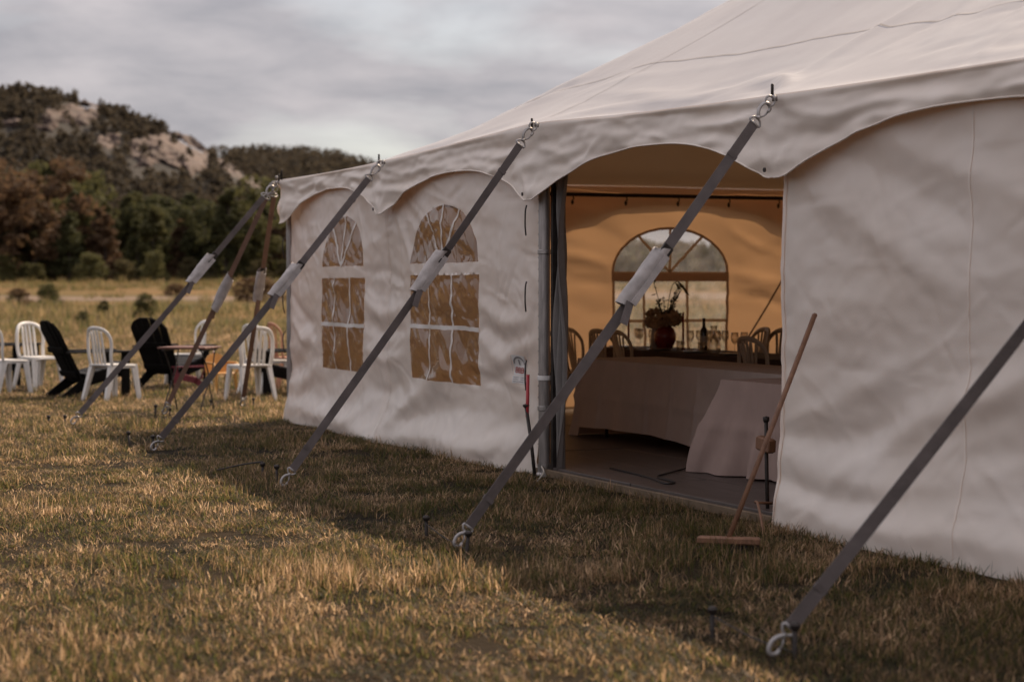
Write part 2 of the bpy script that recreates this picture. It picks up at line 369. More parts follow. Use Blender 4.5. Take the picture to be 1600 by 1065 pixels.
M['rock'] = mat('pink sandstone', (.165, .114, .092), .9, col2=(.08, .058, .05), vscale=.16, bump=.8, bscale=.35, stretch=(1, 1, .8), detail=9)
M['hill_soil'] = mat('hillside soil', (.036, .028, .021), .95, col2=(.022, .018, .014), vscale=.06, detail=7)

# ------------------------------------------------------------------ ground and hills
def ground_z(x, y):
    y = np.asarray(y, float); x = np.asarray(x, float)
    return 1.75 * sstep(85, 270, y) + .10 * fbm(x * .05, y * .08, 3, 3) * sstep(38, 75, y) 
def gz(x, y): return float(ground_z(x, y))
def axis(a): return np.array(sorted(set([-k for k in a] + list(a))))
xs = axis(list(np.arange(0, 40, 1.0)) + list(np.geomspace(40, 3500, 34)))
ys = np.concatenate([-np.geomspace(3500, 10, 14), np.arange(-5, 130, 1.0), np.geomspace(131, 3600, 60)])
X, Y = np.meshgrid(xs, ys); Z = ground_z(X, Y)
nx, ny = len(xs), len(ys)
gf = [(j * nx + i, j * nx + i + 1, (j + 1) * nx + i + 1, (j + 1) * nx + i) for j in range(ny - 1) for i in range(nx - 1)]
g = mesh_obj('ground', np.stack([X.ravel(), Y.ravel(), Z.ravel()], 1), gf, M['ground'], None, True)
tag(g, 'dry patchy meadow running back to the trees', 'ground', kind='structure')

tx = np.linspace(-80, 60, 90); v = []
for e in (-1, -.6, 0, .6, 1): 
    yy_ = 138 + tx * .10 + 2.0 * np.sin(tx * .06) + e * 11; v.append(np.stack([tx, yy_, ground_z(tx, yy_) + .03 * (1 - e * e) + .012], 1))
M['track'] = mat('reddish track soil', (.18, .108, .068), .95, col2=(.14, .092, .05), vscale=.25, detail=6)
tag(mesh_obj('dirt_track', np.concatenate(v), [(j * 90 + i, j * 90 + i + 1, (j + 1) * 90 + i + 1, (j + 1) * 90 + i) for j in range(4) for i in range(89)], M['track'], None, True), 'reddish bare track crossing the far meadow', 'track', kind='structure')

def interp(px, py, x): return np.interp(x, px, py)
RX = np.array([-900, -330, -187, -173, -157, -148, -133, -121, -110, -100, -93, -80, -60, -30, 10, 120, 600]) 
RZ = np.array([30, 60, 62, 64, 63, 58, 53.5, 50, 44.5, 39, 33, 25, 17, 11, 8, 6, 3.])
def hill_z(x, y):
    r1 = interp(RX, RZ, x) + 1.6 * fbm(x * .05, y * .02, 21, 3)
    h1 = r1 * (0.62 * sstep(320, 690, y) + 0.38 * sstep(560, 690, y)) * (1 - .35 * sstep(720, 1100, y))
    r2 = interp([-800, -260, -140, -110, -85, -60, 0, 100, 700], [40, 54, 56, 56, 54, 48, 30, 12, 5], x)
    h2 = r2 * sstep(700, 930, y)
    return np.maximum(h1, h2) + 1.2 * fbm(x * .03, y * .03, 5, 4) * sstep(330, 420, y) + gz0(y)
def gz0(y): return 1.6 + 0 * y
xs = np.concatenate([np.linspace(-900, -270, 20), np.arange(-260, 60, 4.0), np.linspace(70, 700, 25)]); ys = np.concatenate([np.arange(300, 760, 7.0), np.linspace(770, 1400, 40)])
X, Y = np.meshgrid(xs, ys); Z = hill_z(X, Y); Z[0] -= 3
nx, ny = len(xs), len(ys)
hf = [(j * nx + i, j * nx + i + 1, (j + 1) * nx + i + 1, (j + 1) * nx + i) for j in range(ny - 1) for i in range(nx - 1)]
hill = mesh_obj('hill', np.stack([X.ravel(), Y.ravel(), Z.ravel()], 1), hf, M['hill_soil'], None, True)
tag(hill, 'long wooded hill ridge with bare rock faces', 'hill', kind='structure')
F = 3000.0
rock_polys = []
def inside_poly(poly, x, z):
    c = np.zeros(np.shape(x), bool); P = np.array(poly, float); j = len(P) - 1
    for i in range(len(P)):
        cond = ((P[i, 1] > z) != (P[j, 1] > z)) & (x < (P[j, 0] - P[i, 0]) * (z - P[i, 1]) / (P[j, 1] - P[i, 1] + 1e-12) + P[i, 0]); c ^= cond; j = i
    return c
def poly_dist(poly, x, z):
    P = np.array(poly, float); best = np.full(np.shape(x), 1e9)
    for i in range(len(P)):
        a_ = P[i]; e = P[(i + 1) % len(P)] - a_; t = np.clip(((x - a_[0]) * e[0] + (z - a_[1]) * e[1]) / (e @ e), 0, 1)
        best = np.minimum(best, np.hypot(x - a_[0] - t * e[0], z - a_[1] - t * e[1]))
    return best
def outcrop(poly, label, seed):
    """a bare sandstone face: a gullied sheet of rock standing proud of the hillside"""
    rock_polys.append(poly); P = np.array(poly, float); st = 1.6
    gx_, gy_ = np.meshgrid(np.arange(P[:, 0].min() - 4, P[:, 0].max() + 5, st), np.arange(P[:, 1].min() - 4, P[:, 1].max() + 5, st))
    wob = 4 * perlin(gx_ * .09, gy_ * .09, seed); din = np.where(inside_poly(poly, gx_ + wob, gy_ + wob), 1, -1) * poly_dist(poly, gx_ + wob, gy_ + wob)
    yy_ = np.arange(330, 800, 2.0); x_ = (gx_[..., None] - 800) / F * yy_; z_ = 1.42 + (440 - gy_[..., None]) / F * yy_
    hit = hill_z(x_, np.broadcast_to(yy_, x_.shape)) >= z_; k_ = np.where(hit.any(-1), hit.argmax(-1), len(yy_) - 1); y_ = yy_[k_]
    wx = (gx_ - 800) / F * y_; wz = 1.42 + (440 - gy_) / F * y_
    rel = 1.5 * perlin(wx * .085 + wz * .05, wz * .06, seed + 1) + .9 * perlin(wx * .22 + wz * .14, wz * .10 - wx * .05, seed + 2) + .5 * perlin(wx * .5, wz * .35, seed + 3)
    push = np.where(din > 0, np.clip(din / 5, 0, 1) ** .7 * (3.2 + 2.6 * rel), -3.0 + 0 * din)
    v = np.stack([wx, y_ - push * 1.3, wz + push * .15], -1).reshape(-1, 3); ny_, nx_ = gx_.shape
    ok = (din > -3.5)
    fs = [(j * nx_ + i, (j + 1) * nx_ + i, (j + 1) * nx_ + i + 1, j * nx_ + i + 1) for j in range(ny_ - 1) for i in range(nx_ - 1) if ok[j, i] and ok[j + 1, i] and ok[j, i + 1] and ok[j + 1, i + 1] and abs(y_[j, i] - y_[j + 1, i]) < 60]
    used = sorted({q for f in fs for q in f}); mp_ = {q: i for i, q in enumerate(used)}
    tag(mesh_obj('rock_outcrop', v[used], [tuple(mp_[q] for q in f) for f in fs], M['rock'], None, True), label, 'rock', kind='structure')
outcrop([(52, 202), (62, 185), (80, 172), (100, 163), (132, 157), (157, 167), (160, 182), (140, 197), (118, 202), (100, 194), (85, 208), (70, 207)], 'pale sandstone bluff just below the hilltop at upper left', 211)
outcrop([(190, 256), (203, 232), (230, 212), (262, 205), (300, 214), (318, 230), (331, 246), (322, 264), (300, 278), (290, 264), (268, 264), (255, 256), (235, 264), (213, 264)], 'broad pale sandstone cliff in the middle of the hillside', 231)
outcrop([(333, 244), (360, 256), (385, 272), (412, 286), (420, 298), (395, 293), (365, 278), (343, 264)], 'low band of sandstone where the ridge runs down behind the tent', 251)
outcrop([(0, 192), (14, 182), (30, 184), (40, 192), (24, 200), (2, 202)], 'small sandstone patch at the far left of the hilltop', 271)
outcrop([(150, 222), (168, 210), (190, 208), (196, 222), (180, 234), (160, 236)], 'dark-streaked sandstone patch between the two large bluffs', 291)

# ------------------------------------------------------------------ trees
def leaf_cloud(rng, centers, radii, per, size, flat=.8):
    """many leaf-clump faces spread through the crown's volume"""
    C_ = np.repeat(np.asarray(centers), per, 0); Rr = np.repeat(np.asarray(radii), per)
    m = len(C_); d = rng.normal(size=(m, 3)); d /= np.linalg.norm(d, axis=1)[:, None]
    rad = Rr * rng.uniform(.35, 1.08, m) ** .6
    P = C_ + d * rad[:, None] * np.array([1, 1, flat])
    nrm = d + rng.normal(size=(m, 3)) * .55; nrm /= np.linalg.norm(nrm, axis=1)[:, None]
    a = np.cross(nrm, rng.normal(size=(m, 3))); a /= np.linalg.norm(a, axis=1)[:, None]; b = np.cross(nrm, a)
    s_ = size * rng.uniform(.55, 1.35, m)[:, None]
    v = np.empty((m, 4, 3)); v[:, 0] = P - a * s_; v[:, 1] = P - b * s_ * .55; v[:, 2] = P + a * s_; v[:, 3] = P + b * s_ * .55
    v += rng.normal(size=v.shape) * s_[:, None] * .12
    return v.reshape(-1, 3), m
def tree_shapes(seed, kind):
    """unit data for a tree about 10 m tall: (trunk builder, crown verts)"""
    rng = np.random.default_rng(seed); cs = []; rs = []
    tr = MB(); lean = rng.normal(size=2) * .25
    H = 10.0
    if kind == 'tall':
        for k in range(46):
            h = rng.uniform(.06, 1.0); w = (1 - h) ** .75 * 1.9 * (.75 + .5 * rng.random()) + .25; a = rng.uniform(0, 6.28)
            cs.append((math.cos(a) * w * .75 + lean[0] * h, math.sin(a) * w * .75 + lean[1] * h, h * H * .98 + .3)); rs.append(.45 + .7 * (1 - h) * rng.uniform(.6, 1.2))
        top = .95
    elif kind == 'broad':
        lobes = [(rng.normal() * 1.4, rng.normal() * 1.4, rng.uniform(3.4, 8.8)) for _ in range(9)]
        for lx, ly, lz in lobes:
            for k in range(7): cs.append((lx + rng.normal() * .9, ly + rng.normal() * .9, lz + rng.normal() * .7)); rs.append(rng.uniform(.55, 1.15))
        for k in range(14): cs.append((rng.normal() * 1.6, rng.normal() * 1.6, rng.uniform(1.0, 4.0))); rs.append(rng.uniform(.6, 1.1))
        top = .75
    else:  # bush, crown down to the ground
        for k in range(60):
            a = rng.uniform(0, 6.28); q = rng.random() ** .5; h = rng.random()
            w = 3.6 * math.sqrt(max(0, 1 - (h * .95) ** 2)) * q
            cs.append((math.cos(a) * w, math.sin(a) * w, .5 + h * 8.2)); rs.append(rng.uniform(.7, 1.5))
        top = .5
    tr.tube([(0, 0, -.3), (lean[0] * .2, lean[1] * .2, H * .3), (lean[0] * .6, lean[1] * .6, H * .6), (lean[0], lean[1], H * top)], [.22, .17, .11, .03], 7)
    for k in range(7):
        i = rng.integers(0, len(cs)); c = cs[i]; z0 = max(.6, c[2] - 1.4)
        tr.tube([(lean[0] * z0 / H, lean[1] * z0 / H, z0 * .85), ((c[0]) * .55, c[1] * .55, z0), c], [.08, .06, .02], 5)
    v, m = leaf_cloud(rng, cs, rs, 40 if kind != 'bush' else 36, .30 if kind != 'bush' else .36)
    return tr, v, m
TREES = {}
for kind, fols, cnt in (('tall', ('fol_dark', 'fol_green', 'fol_rust'), 3), ('broad', ('fol_dark', 'fol_green', 'fol_rust'), 2), ('bush', ('fol_olive', 'fol_green'), 3)):
    for fl in fols:
        for c in range(cnt):
            tr, v, m = tree_shapes(hash((len(kind), fl[4], c)) % 9999 if False else (len(kind) * 131 + fols.index(fl) * 17 + c * 5), kind)
            me = bpy.data.meshes.new('crown'); me.from_pydata([tuple(p) for p in v], [], [(4 * i, 4 * i + 1, 4 * i + 2, 4 * i + 3) for i in range(m)]); me.materials.append(M[fl])
            mt = bpy.data.meshes.new('trunk'); mt.from_pydata(tr.v, [], tr.f); mt.materials.append(M['bark'])
            TREES.setdefault((kind, fl), []).append((mt, me))
LAB = {('tall', 'fol_dark'): 'tall dark pointed tree in the wood at the meadow edge', ('tall', 'fol_green'): 'tall green pointed tree in the wood at the meadow edge',
       ('tall', 'fol_rust'): 'tall rusty brown tree turning in the wood at the meadow edge', ('broad', 'fol_dark'): 'dark broad-crowned tree in the wood at the meadow edge',
       ('broad', 'fol_green'): 'green broad-crowned tree in the wood at the meadow edge', ('broad', 'fol_rust'): 'rusty brown broad-crowned tree in the wood at the meadow edge',
       ('bush', 'fol_olive'): 'rounded sunlit olive bush at the foot of the wood', ('bush', 'fol_green'): 'rounded green bush at the foot of the wood'}
GRP = {'tall': 'pointed trees of the wood', 'broad': 'broad trees of the wood', 'bush': 'bushes along the foot of the wood'}
trng = random.Random(5)
def plant(kind, fl, x, y, h, w=None):
    mt, me = trng.choice(TREES[(kind, fl)])
    root = thing('forest_tree' if kind != 'bush' else 'forest_bush', LAB[(kind, fl)], 'tree' if kind != 'bush' else 'bush', (x, y, gz(x, y) - .1), trng.uniform(0, 6.28), GRP[kind] + ', ' + fl[4:])
    k = h / 10.0; w = w or k * trng.uniform(.95, 1.35); root.scale = (w, w, k)
    for nm, d in (('trunk', mt), ('crown', me)):
        o = bpy.data.objects.new(nm, d); COL.objects.link(o); o.parent = root
    return root
def top_profile(x):      # tree heights of the wood from left to right
    return float(np.interp(x, [-80, -59, -52, -45, -38, -32, -28, -20, -5, 8, 40], [12.2, 11.8, 10.2, 8.6, 8.4, 9.6, 8.8, 7.6, 5.6, 4.0, 4.0]))
for row, (y0, sp, kf) in enumerate(((222, 2.7, 1.0), (233, 3.0, 1.16), (247, 3.4, 1.3), (266, 4.2, 1.45))):
    x = -86.0
    while x < 34:
        if not (-2 < x < 4 and row > 0):
            kind = trng.choices(['tall', 'broad'], [.6, .4])[0]
            fl = trng.choices(['fol_dark', 'fol_green', 'fol_rust'], [.44, .40, .16])[0]
            plant(kind, fl, x + trng.uniform(-.9, .9), y0 + trng.uniform(-4, 4), top_profile(x) * kf * trng.uniform(.72, 1.08), None)
        x += sp * trng.uniform(.75, 1.3) * (1.0 if x < -12 else 1.7)
x = -80.0
while x < 32:
    h = trng.uniform(1.6, 3.9)
    plant('bush', trng.choices(['fol_olive', 'fol_green'], [.45, .55])[0], x, 213 + trng.uniform(-4, 5), h, h / 10 * trng.uniform(1.0, 1.6))
    x += trng.uniform(1.7, 3.4) * (1.0 if x < -10 else 1.5)
# the wood on the hill: one mass
hr = np.random.default_rng(3); n_ = 13000
y = np.where(hr.random(n_) < .86, hr.uniform(286, 720, n_), hr.uniform(840, 935, n_)); x = hr.uniform(-.31, .10, n_) * y; x = np.where(y > 800, hr.uniform(-190, 0, n_), x)
z = hill_z(x, y); hgt = np.where(y < 800, hr.uniform(2.8, 6.0, n_), hr.uniform(6, 10, n_))
on_rock = np.zeros(n_, bool)
for pl_ in rock_polys:
    for k in (.3, .8): on_rock |= inside_poly(pl_, 800 + F * x / (y - 2), 440 - F * (z + hgt * k - 1.42) / (y - 2))
ok = ~(on_rock & (hr.random(n_) < .94)) & ~((x / y > .03) & (y < 420) & (hr.random(n_) < .7))
x, y, z, hgt = (q[ok][:8800] for q in (x, y, z, hgt)); n_ = len(x); cs = []; rs = []
for q in range(4):
    cs.append(np.stack([x + hr.normal(size=n_) * .45, y + hr.normal(size=n_) * .45, z + hgt * (.18 + q * .23)], 1)); rs.append(hgt * (.40 - q * .075) * hr.uniform(.85, 1.25, n_))
cs = np.concatenate(cs); rs = np.concatenate(rs)
v, m = leaf_cloud(hr, cs, rs, 8, .95)
o = mesh_obj('hill_forest', v, [(4 * i, 4 * i + 1, 4 * i + 2, 4 * i + 3) for i in range(m)], M['fol_hill'])
tag(o, 'dark scrub and pine wood covering the hillside', 'forest', kind='stuff')

# ------------------------------------------------------------------ the tent (local frame: x along the front wall, y inwards, z up)
TL, TW = 18.3, 12.2
tent = thing('party_tent', 'large white pole tent with scalloped valance and arched windows', 'tent', (CORNER[0], CORNER[1], 0), THETA)
POLES = [0.05, 2.93, 6.08, 9.40, 12.85, 15.5, 18.25]
_ex = [0, 2.95, 4.5, 6.15, 7.6, 9.4, 12.5, 18.3]; _ez = [2.455, 2.475, 2.535, 2.575, 2.53, 2.485, 2.475, 2.475]
def smooth_interp(x, xp, fp, r=.35):
    return sum(np.interp(np.asarray(x) + o, xp, fp) for o in (-r, -r * .5, 0, r * .5, r)) / 5
def eave_z(s): return smooth_interp(s, _ex, _ez)
def bay_x(s, poles=POLES):
    s = np.asarray(s, float); i = np.clip(np.searchsorted(poles, s) - 1, 0, len(poles) - 2); p = np.asarray(poles)
    a = p[i]; b = p[i + 1]; return np.clip((s - (a + b) / 2) / ((b - a) / 2), -1, 1), i
def t_edge(s):
    x, _ = bay_x(s); return -.085 + .06 * (1 - np.abs(x) ** 2.0)
def creases(rng, n, x0, x1, z0, z1, lmin, lmax, amin, amax, wmin, wmax, ang=None, spread=3.1):
    out = []
    for _ in range(n):
        x = rng.uniform(x0, x1); z = rng.uniform(z0, z1); a = (ang if ang is not None else 0) + rng.uniform(-spread, spread) / 2; L_ = rng.uniform(lmin, lmax) / 2
        b = rng.normal() * .15 * L_; dx_, dz_ = math.cos(a), math.sin(a)
        out.append(([(x - dx_ * L_, z - dz_ * L_), (x - dz_ * b, z + dx_ * b), (x + dx_ * L_, z + dz_ * L_)], rng.uniform(amin, amax) * rng.choice([-1, 1]), rng.uniform(wmin, wmax)))
    return out
def crease_field(a, z, items):
    d = np.zeros_like(a)
    for pts, amp, w in items:
        P = [np.array(p, float) for p in pts]; n_ = len(P) - 1; best = np.full(a.shape, 1e9); bt = np.zeros_like(a)
        x0 = min(p[0] for p in P) - 3.2 * w; x1 = max(p[0] for p in P) + 3.2 * w; y0 = min(p[1] for p in P) - 3.2 * w; y1 = max(p[1] for p in P) + 3.2 * w
        k = np.where((a > x0) & (a < x1) & (z > y0) & (z < y1))[0]
        if len(k) == 0: continue
        aa = a[k]; zz_ = z[k]; best = np.full(aa.shape, 1e9); bt = np.zeros_like(aa)
        for i in range(n_):
            e = P[i + 1] - P[i]; t = np.clip(((aa - P[i][0]) * e[0] + (zz_ - P[i][1]) * e[1]) / (e @ e + 1e-9), 0, 1)
            q = (aa - P[i][0] - t * e[0]) ** 2 + (zz_ - P[i][1] - t * e[1]) ** 2
            m_ = q < best; best = np.where(m_, q, best); bt = np.where(m_, (i + t) / n_, bt)
        d[k] += amp * np.exp(-best / (w * w)) * (np.sin(np.pi * np.clip(bt, .02, .98)) ** .5)
    return d

def arch_outline(a0, a1, zb, h, n=26):
    c = (a0 + a1) / 2; r_ = (a1 - a0) / 2
    pts = [(a0 + (a1 - a0) * i / n, zb) for i in range(n)]
    for i in range(n + 1):
        t = math.pi * i / n; pts.append((c + r_ * math.cos(t), zb + h * math.sin(t)))
    return pts[:-1] if math.dist(pts[-1], pts[0]) < 1e-6 else pts
def rect_outline(a0, a1, z0, z1, n=26):
    pts = [(a0 + (a1 - a0) * i / n, z0) for i in range(n)] + [(a1, z0 + (z1 - z0) * i / n) for i in range(n)]
    pts += [(a1 + (a0 - a1) * i / n, z1) for i in range(n)] + [(a0, z1 + (z0 - z1) * i / n) for i in range(n)]
    return pts
def inside(poly, x, z):
    c = np.zeros(x.shape, bool); P = np.array(poly); j = len(P) - 1
    for i in range(len(P)):
        cond = ((P[i, 1] > z) != (P[j, 1] > z)) & (x < (P[j, 0] - P[i, 0]) * (z - P[i, 1]) / (P[j, 1] - P[i, 1] + 1e-12) + P[i, 0])
        c ^= cond; j = i
    return c

def fabric_wall(name, x0, x1, z1, step, windows, disp, to3, mat_, film, label=None, crumple=.010, zstep=None, seed=0):
    """one hanging wall sheet, with real openings for the window film; film panes and bars are its sub-parts"""
    zstep = zstep or step
    nx_ = max(2, int(round((x1 - x0) / step))); nz_ = max(2, int(round(z1 / zstep)))
    GX, GZ = np.meshgrid(np.linspace(x0, x1, nx_ + 1), np.linspace(0, z1, nz_ + 1))
    pts = list(zip(GX.ravel(), GZ.ravel())); polys = []; edges = []
    keep = np.ones(len(pts), bool); gx = GX.ravel(); gz_ = GZ.ravel()
    for w in windows:
        w['lo'] = rect_outline(w['a0'], w['a1'], w['z0'], w['zm']); w['up'] = arch_outline(w['a0'] + .015, w['a1'] - .015, w['zm2'], w['ht'])
        for k in ('lo', 'up'): polys.append(w[k])
    for pl_ in polys:
        P = np.array(pl_)
        for q in P: keep &= (gx - q[0]) ** 2 + (gz_ - q[1]) ** 2 > (.35 * step) ** 2
    pts = [p for p, k in zip(pts, keep) if k]
    for pl_ in polys:
        o = len(pts); pts += pl_; edges += [(o + i, o + (i + 1) % len(pl_)) for i in range(len(pl_))]
    if polys:
        vo, eo, fo, *_ = delaunay_2d_cdt([Vector((float(a), float(b))) for a, b in pts], edges, [], 0, 1e-5)
        V = np.array([(p.x, p.y) for p in vo]); Fc = np.array([list(f) for f in fo])
    else:
        V = np.stack([gx, gz_], 1); w_ = nx_ + 1
        Fc = np.array([(j * w_ + i, j * w_ + i + 1, (j + 1) * w_ + i + 1, (j + 1) * w_ + i) for j in range(nz_) for i in range(nx_)])
    cen = V[Fc].mean(1); d0 = disp(V[:, 0], V[:, 1])
    hole = np.zeros(len(Fc), bool); P3 = to3(V[:, 0], V[:, 1], d0)
    panes = []
    for wi, w in enumerate(windows):
        c_ = (w['a0'] + w['a1']) / 2; wd = w['a1'] - w['a0']
        def bulge(a, z, w=w, c_=c_, wd=wd, wi=wi):
            e1 = np.minimum(np.minimum(a - w['a0'], w['a1'] - a), np.minimum(z - w['z0'], w['zm'] - z))
            e2 = (1 - np.sqrt(((a - c_) / (wd / 2)) ** 2 + (np.clip(z - w['zm2'], 0, 9) / w['ht']) ** 2)) * .4; e2 = np.minimum(e2, z - w['zm2'])
            e = np.maximum(e1, e2); mk = sstep(0, .07, e)
            return mk * crumple * (perlin(a * 4.2 + z * 4.8, z * 1.6 - a * 1.1, 50 + wi + seed) + .30 * perlin(a * 13 + z * 12, z * 3, 61 + wi + seed) + .5 * perlin(a * 3, z * 3, 5 + wi))
        lo = inside(w['lo'], cen[:, 0], cen[:, 1]); up = inside(w['up'], cen[:, 0], cen[:, 1]); hole |= lo | up
        P3p = to3(V[:, 0], V[:, 1], d0 + bulge(V[:, 0], V[:, 1]))
        b1 = w['a0'] + wd * w['f1']; b2 = w['a0'] + wd * w['f2']; zb = w['zb']
        cell = np.where(cen[:, 0] < b1, 0, np.where(cen[:, 0] < b2, 1, 2)) + 3 * (cen[:, 1] > zb)
        ang = np.degrees(np.arctan2(cen[:, 1] - w['zm2'], cen[:, 0] - c_)); fan = np.digitize(ang, w['fan'])
        for msk, idx, nn in ((lo, cell, 6), (up, fan, len(w['fan']) + 1)):
            for q in range(nn):
                ids = np.where(msk & (idx == q))[0]
                if len(ids) == 0: continue
                uu, inv = np.unique(Fc[ids], return_inverse=True); panes.append((P3p[uu], inv.reshape(len(ids), -1)))
        # bars
        def strip(pa, pb, wid, wob, k):
            n_ = 26; t = np.linspace(0, 1, n_); a = pa[0] + (pb[0] - pa[0]) * t; z = pa[1] + (pb[1] - pa[1]) * t
            L_ = math.dist(pa, pb); ox, oz = -(pb[1] - pa[1]) / L_, (pb[0] - pa[0]) / L_
            wv = wob * (perlin(t * L_ * 14 + k * 9.3, k * 3.1 + .5, 90) + .6 * perlin(t * L_ * 30, k * 1.7, 91)); a = a + ox * wv; z = z + oz * wv
            vs = []
            for sgn in (-1, 1):
                aa = a + ox * sgn * wid / 2; zz_ = z + oz * sgn * wid / 2
                vs.append(to3(aa, zz_, disp(aa, zz_) + bulge(aa, zz_) + w.get('out', .005)))
            v_ = np.concatenate(vs); return v_, [(i, i + 1, n_ + i + 1, n_ + i) for i in range(n_ - 1)]
        w['bars'] = []
        bw = w['bw']
        for k, b_ in enumerate((b1, b2)):
            w['bars'].append(strip((b_, w['z0']), (b_, zb), bw, w['wob'], k + wi * 5)); w['bars'].append(strip((b_, zb), (b_, w['zm']), bw, w['wob'], k + 2 + wi * 5))
        w['bars'].append(strip((w['a0'] - .01, zb), (w['a1'] + .01, zb), w['hw'], w['wob'] * .25, 4 + wi * 5))
        if w.get('frame'):
            w['bars'].append(strip((w['a0'] - .02, (w['zm'] + w['zm2']) / 2), (w['a1'] + .02, (w['zm'] + w['zm2']) / 2), w['zm2'] - w['zm'] + .012, 0, 1))
            for a_ in (w['a0'], w['a1']): w['bars'].append(strip((a_, w['z0'] - .02), (a_, w['zm']), .035, .002, 2))
            w['bars'].append(strip((w['a0'] - .02, w['z0']), (w['a1'] + .02, w['z0']), .035, .002, 3))
            ar = [(c_ + wd / 2 * math.cos(t_), w['zm2'] + (w['ht'] + .005) * math.sin(t_)) for t_ in np.linspace(0, math.pi, 17)]
            for q0, q1 in zip(ar, ar[1:]): w['bars'].append(strip(q0, q1, .03, 0, 3))
        for k, an in enumerate(w['fan']):
            ca, sa = math.cos(R(an)), math.sin(R(an)); rr = 1.02 / math.sqrt((ca / (wd / 2)) ** 2 + (sa / w['ht']) ** 2)
            w['bars'].append(strip((c_, w['zm2']), (c_ + ca * rr, w['zm2'] + sa * rr), bw, w['wob'], 7 + k + wi * 5))
    wf = Fc[~hole]; uu, inv = np.unique(wf, return_inverse=True)
    wall = mesh_obj(name, P3[uu], [tuple(q) for q in inv.reshape(len(wf), -1)], mat_, tent, True)
    if label: wall['label'] = label
    for v_, f_ in panes: mesh_obj('window_pane', v_, [tuple(q) for q in f_], film, wall, True)
    for w in windows:
        for v_, f_ in w['bars']: mesh_obj('window_bar', v_, f_, w['bm'], wall, True)
    return wall

# front wall, left sheet with two windows
cr = np.random.default_rng(4)
left_items = creases(cr, 150, 0, 6, .05, 2.3, .2, .9, .0025, .006, .012, .024, ang=.5, spread=2.2) + creases(cr, 60, 0, 6, .05, 2.3, .15, .5, .002, .005, .012, .02) + creases(cr, 26, .2, 5.8, .1, 1.0, .5, 1.5, .006, .018, .04, .10, ang=.25, spread=.9)
left_items += [([(2.70, .04), (3.2, .30), (4.0, .62), (4.6, .72)], .045, .10), ([(2.8, .10), (3.6, .28), (4.6, .40), (5.8, .36)], -.035, .10),
               ([(.0, .18), (.8, .16), (1.9, .10), (2.8, .02)], .06, .10), ([(2.9, .05), (3.9, .12), (4.9, .10), (5.9, .22)], .055, .10),
               ([(.0, .38), (.5, .42), (1.1, .62)], .05, .09), ([(.05, .55), (.45, .62), (.95, .95)], -.03, .08),
               ([(2.3, 1.25), (2.7, 1.12), (3.3, 1.2)], .035, .07), ([(2.3, 1.05), (2.75, .96), (3.35, 1.02)], -.03, .07), ([(2.3, .82), (2.8, .72), (3.3, .78)], .035, .07),
               ([(2.3, 1.5), (2.75, 1.52), (3.3, 1.42)], -.022, .06), ([(2.4, .45), (2.8, .42), (3.2, .55)], -.03, .07),
               ([(4.95, 1.25), (5.4, 1.1), (5.9, 1.15)], .03, .07), ([(4.95, .95), (5.4, .8), (5.9, .95)], .03, .07), ([(4.95, 1.1), (5.4, .95), (5.9, 1.05)], -.025, .06),
               ([(4.9, .62), (5.3, .68), (5.9, .9)], -.022, .06), ([(.05, 1.05), (.5, .85), (1.0, .8)], .03, .06), ([(.05, 1.3), (.5, 1.05), (1.0, 1.0)], -.025, .06),
               ([(2.80, 1.9), (2.83, 1.2), (2.8, .5), (2.78, .1)], -.03, .05), ([(2.93, 2.2), (3.3, 1.75), (3.5, 1.5)], .014, .05), ([(3.05, 2.2), (3.6, 1.9)], -.012, .05)]
left_items = [(p_, a_ * (.75 if abs(a_) > .012 else 1), w_) for p_, a_, w_ in left_items]
def ridges(s, z):
    s = np.asarray(s, float); z = np.asarray(z, float)
    w1 = s * 1.1 + z * .8 + .35 * perlin(s * 1.3, z * 1.3, 301); w2 = z * 3.0 - s * .9 + .4 * perlin(s * 1.7, z * 1.9, 302)
    a = .017 * np.maximum(0, .35 - np.abs(perlin(w1, w2, 303))) + .013 * np.maximum(0, .3 - np.abs(perlin(w1 * 2.7 + 4, w2 * 2.2, 304)))
    b = .013 * np.maximum(0, .3 - np.abs(perlin(s * 3.1 - z * 2.2, z * 2.6 + s * 1.2, 305))) + .004 * perlin(s * 9 + z * 5, z * 12 - s * 4, 306)
    return (a + b) * .38 * (.5 + .9 * sstep(-.2, .5, perlin(s * .6, z * .9, 307)))
def left_disp(s, z):
    d = .035 * np.sin(np.pi * np.clip(s / 2.85, 0, 2.1)) ** 2 * np.clip(z, 0, 1) * np.clip(2.4 - z, 0, 1)
    d = d + .17 * (1 - sstep(-.1, .55, z)) * (.6 + .4 * perlin(s * .9, 3.3, 8)) * sstep(-.2, .5, 6.2 - s)
    d = d + .014 * perlin(s * .9 + z * .4, z * 2.3 - s * .25, 12) + .007 * perlin(s * 2.3, z * 4.6 + s, 13) + .003 * perlin(s * 7, z * 11, 14)
    d = d + ridges(s, z)
    return d + crease_field(np.asarray(s, float), np.asarray(z, float), left_items)
def front3(s, z, d):
    s = np.asarray(s, float); z = np.asarray(z, float); x, _ = bay_x(s)
    j = .010 * perlin(s * 5, z * 5, 70) + .006 * perlin(s * 13, z * 13, 71)
    return np.stack([s + j, .015 + .015 * (1 - np.abs(x) ** 2) * sstep(1.4, 2.3, z) - d, z + j * .6], 1)
W1 = dict(a0=1.10, a1=2.26, z0=.59, zm=1.455, zm2=1.565, ht=.47, zb=1.015, f1=.33, f2=.68, fan=[52, 88, 128], bw=.028, hw=.035, wob=.007, bm=M['bar_vinyl'])
W2 = dict(a0=3.42, a1=4.92, z0=.60, zm=1.475, zm2=1.575, ht=.475, zb=1.045, f1=.32, f2=.66, fan=[52, 90, 130], bw=.028, hw=.035, wob=.007, bm=M['bar_vinyl'])
